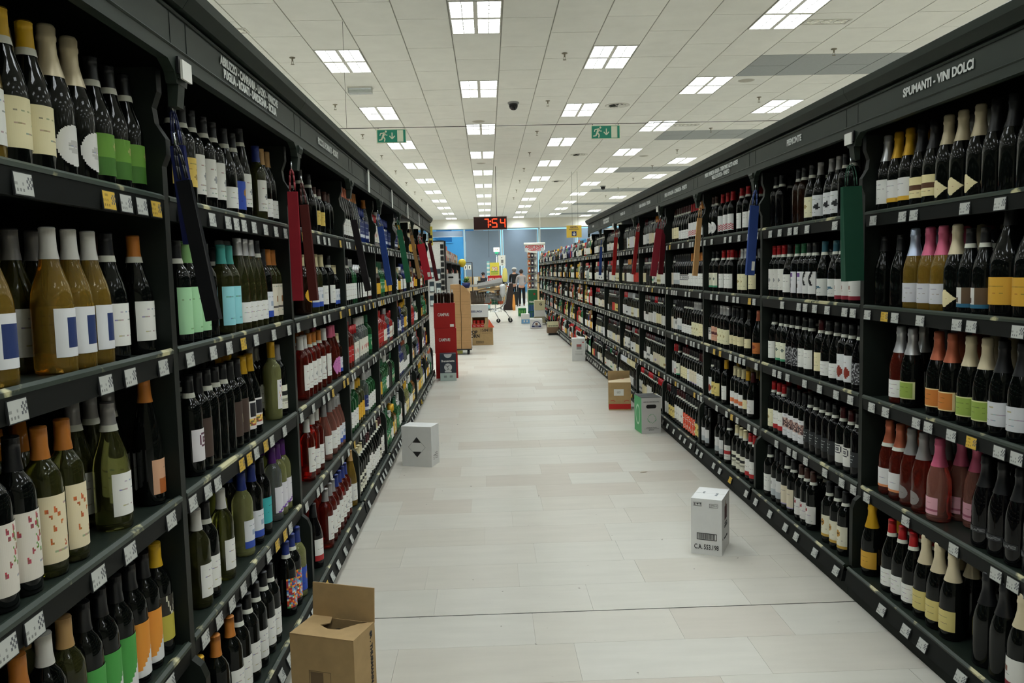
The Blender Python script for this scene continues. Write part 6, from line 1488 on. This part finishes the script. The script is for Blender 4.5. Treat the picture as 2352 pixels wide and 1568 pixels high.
# ------------------------------------------------------------------ people
def skin_mesh(name, joints, edges, m, parent, sub=2):
    me = bpy.data.meshes.new(name); me.from_pydata([j[0] for j in joints], edges, []); me.materials.append(m)
    ob = bpy.data.objects.new(name, me); COL.objects.link(ob); ob.parent = parent
    ob.modifiers.new('skin', 'SKIN'); sk = me.skin_vertices[0].data
    for i, j in enumerate(joints): sk[i].radius = j[1] if isinstance(j[1], tuple) else (j[1], j[1])
    sk[0].use_root = True
    ss = ob.modifiers.new('sub', 'SUBSURF'); ss.levels = sub; ss.render_levels = sub
    return ob
def person(lab, P, rz, H, lean, top, trous, hair, hands, cap_=None, shoe='#141414'):
    """a standing figure facing local -y; lean bends the trunk forward"""
    o = thing('person', lab, 'person', (P[0], P[1], 0), rz); k = H/1.62
    msk = mat('skin', '#b98a70', .6); mt_ = mat('cloth_'+top.strip('#'), top, .9); mtr = mat('cloth_'+trous.strip('#'), trous, .9)
    J = lambda x, y, z: (x*k, y*k, z*k)
    hipz = .86; fy = -lean
    body = [(J(0, 0, hipz), (.13*k, .10*k)), (J(0, fy*.25, 1.05), (.125*k, .09*k)), (J(0, fy*.7, 1.25), (.15*k, .10*k)), (J(0, fy*.95, 1.36), (.12*k, .085*k)), (J(0, fy*1.1, 1.43), .05*k), (J(0, fy*1.25, 1.50), .07*k), (J(0, fy*1.35, 1.565), .075*k),
            (J(-.18, fy*.9, 1.34), .052*k), (J(.18, fy*.9, 1.34), .052*k)]
    E_ = [(0, 1), (1, 2), (2, 3), (3, 4), (4, 5), (5, 6), (3, 7), (3, 8)]
    for s_, hd in ((-1, hands[0]), (1, hands[1])):
        sh_ = 7 if s_ < 0 else 8; el = ((.21*s_+hd[0]*.4), fy*.9+hd[1]*.45, 1.10+hd[2]*.3); wr_ = (.2*s_+hd[0], fy*.9+hd[1], .90+hd[2])
        i = len(body); body += [(J(*el), .042*k), (J(*wr_), .028*k)]; E_ += [(sh_, i), (i, i+1)]
    for s_ in (-1, 1):
        i = len(body); body += [(J(.09*s_, .0, .80), .085*k), (J(.10*s_, -.01, .46), .058*k), (J(.10*s_, .02, .10), .036*k), (J(.10*s_, .03, .05), .036*k), (J(.11*s_, -.11, .035), .034*k)]
        E_ += [(0, i), (i, i+1), (i+1, i+2), (i+2, i+3), (i+3, i+4)]
    skin_mesh('body', body, E_, msk, o)
    # clothes follow the body
    jk = [(body[i][0], tuple(r+.014*k for r in body[i][1]) if isinstance(body[i][1], tuple) else body[i][1]+.012*k) for i in (0, 1, 2, 3, 7, 8)]
    je = [(0, 1), (1, 2), (2, 3), (3, 4), (3, 5)]
    for a, b, sh_ in ((9, 10, 4), (11, 12, 5)):
        i = len(jk); pa_, pb_ = Vector(body[a][0]), Vector(body[b][0]); jk += [(tuple(pa_), .054*k), (tuple(pa_+(pb_-pa_)*.92), .038*k)]; je += [(sh_, i), (i, i+1)]
    skin_mesh('jacket', jk, je, mt_, o)
    tr = [(J(0, 0, .90), (.135*k, .11*k))]; te = []
    for s_ in (-1, 1):
        i = len(tr); tr += [(J(.09*s_, 0, .80), .098*k), (J(.10*s_, -.01, .46), .075*k), (J(.10*s_, .02, .06), .058*k)]; te += [(0, i), (i, i+1), (i+1, i+2)]
    skin_mesh('trousers', tr, te, mtr, o)
    for s_ in (-1, 1): skin_mesh('shoe', [(J(.10*s_, .05, .045), .044*k), (J(.105*s_, -.05, .04), .044*k), (J(.11*s_, -.14, .032), .032*k)], [(0, 1), (1, 2)], mat('shoe_'+shoe.strip('#'), shoe, .5), o)
    hx, hy, hz = J(0, fy*1.33, 1.555)
    def ell(nm, c, r_, m_): return MB().lathe([(r_[0]*math.sin(PI*t/10) if 0 < t < 10 else 0, -r_[2]*math.cos(PI*t/10)) for t in range(11)], 16, M=Matrix.Translation(c) @ Matrix.Diagonal((1, r_[1]/r_[0], 1, 1))).build(nm, m_, o)
    ell('hair', (hx, hy+.018*k, hz+.02*k), (.098*k, .10*k, .105*k), mat('hair_'+hair.strip('#'), hair, .7))
    for s_ in (-1, 1): ell('ear', (hx+s_*.088*k, hy-.005, hz-.01*k), (.012*k, .02*k, .03*k), msk); ell('eye', (hx+s_*.03*k, hy-.078*k, hz+.0*k), (.011*k, .006*k, .008*k), M_INK)
    ell('nose', (hx, hy-.09*k, hz-.022*k), (.013*k, .018*k, .022*k), msk); ell('mouth', (hx, hy-.08*k, hz-.055*k), (.024*k, .008*k, .006*k), mat('lips', '#8a4a44', .6))
    if cap_: ell('cap', (hx, hy+.005*k, hz+.07*k), (.11*k, .115*k, .06*k), mat('cap_cloth', cap_, .8)); MB().box(hx-.06*k, hx+.06*k, hy-.17*k, hy-.09*k, hz+.04*k, hz+.055*k).build('cap_peak', MATS['cap_cloth'], o)
    for wi, s_ in ((10, -1), (12, 1)):
        wv = Vector(body[wi][0]); ev = Vector(body[wi-1][0]); dv = (wv-ev).normalized(); sd = dv.cross(Vector((0, 1, 0)));
        if sd.length < .1: sd = Vector((1, 0, 0))
        sd.normalize(); up_ = dv.cross(sd)
        skin_mesh('hand', [(tuple(wv), .022*k), (tuple(wv+dv*.045*k), (.032*k, .016*k)), (tuple(wv+dv*.085*k), (.03*k, .014*k))], [(0, 1), (1, 2)], msk, o, 1)
        for t in range(4):
            b0 = wv+dv*.08*k+sd*(t-1.5)*.017*k; L_ = (.055, .068, .064, .048)[t]*k
            skin_mesh('finger', [(tuple(b0), .009*k), (tuple(b0+dv*L_*.5+up_*.006), .008*k), (tuple(b0+dv*L_+up_*.02), .006*k)], [(0, 1), (1, 2)], msk, o, 1)
        b0 = wv+dv*.03*k+sd*.03*k; skin_mesh('thumb', [(tuple(b0), .011*k), (tuple(b0+(dv+sd).normalized()*.03*k), .009*k), (tuple(b0+(dv*1.5+sd).normalized()*.055*k), .007*k)], [(0, 1), (1, 2)], msk, o, 1)
    return o
person('person in grey cardigan and black trousers seen from behind at the till', (1.44, 34.5), PI+.15, 1.50, .03, '#9b9696', '#15151a', '#2a1c18', ((-.02, -.18, .15), (.02, -.12, .1)))
a = at(1180, 660, 35.6)
person('person in black top with pale cap standing beyond the grey cardigan', (a.x+.03, 35.6), PI*.9, 1.58, .02, '#151617', '#1a1a1d', '#6b6b6b', ((-.01, -.2, .2), (.03, -.1, .1)), cap_='#b9b9b6')
a = at(1109, 626, 37)
person('dark haired seated cashier, only the head showing above the left counter', (a.x, 36.6), .3, 1.42, .05, '#2b2b33', '#1c1c22', '#1a1412', ((-.02, -.2, .2), (.02, -.2, .2)))
o = thing('tote_bag', 'black shopping bag on wheels beside the grey cardigan', 'bag', (1.08, 33.9, 0)); MB().prism_y([(-.17, .06), (.17, .06), (.19, .62), (-.19, .62)], -.12, .12).build('bag', M_BLACK, o)
MB().tube((-.12, .13, .05), (-.12, .13, .95), .01, 6).tube((.12, .13, .05), (.12, .13, .95), .01, 6).tube((-.12, .13, .95), (.12, .13, .95), .012, 6).build('handle', M_STEEL, o)
for sx_ in (-.15, .15): MB().lathe([(0, -.015), (.06, -.015), (.06, .015), (0, .015)], 14, M=Matrix.Translation((sx_, .12, .06)) @ Matrix.Rotation(PI/2, 4, 'Y')).build('wheel', M_BLACK, o)
# small litter on the floor
o = thing('paper_scrap', 'small torn paper scrap on the floor near the right shelves', 'litter', (1.075, 5.75, .001)); MB().quad([(0, 0, 0), (.05, .01, .004), (.06, .03, .002), (.01, .03, .001)]) ; mb = MB(); mb.quad([(0, 0, .0), (.05, .01, .006), (.055, .03, .002), (.01, .028, .001)]); ob = mb.build('scrap', mat('tan_paper', '#9a8d78', .8), o)
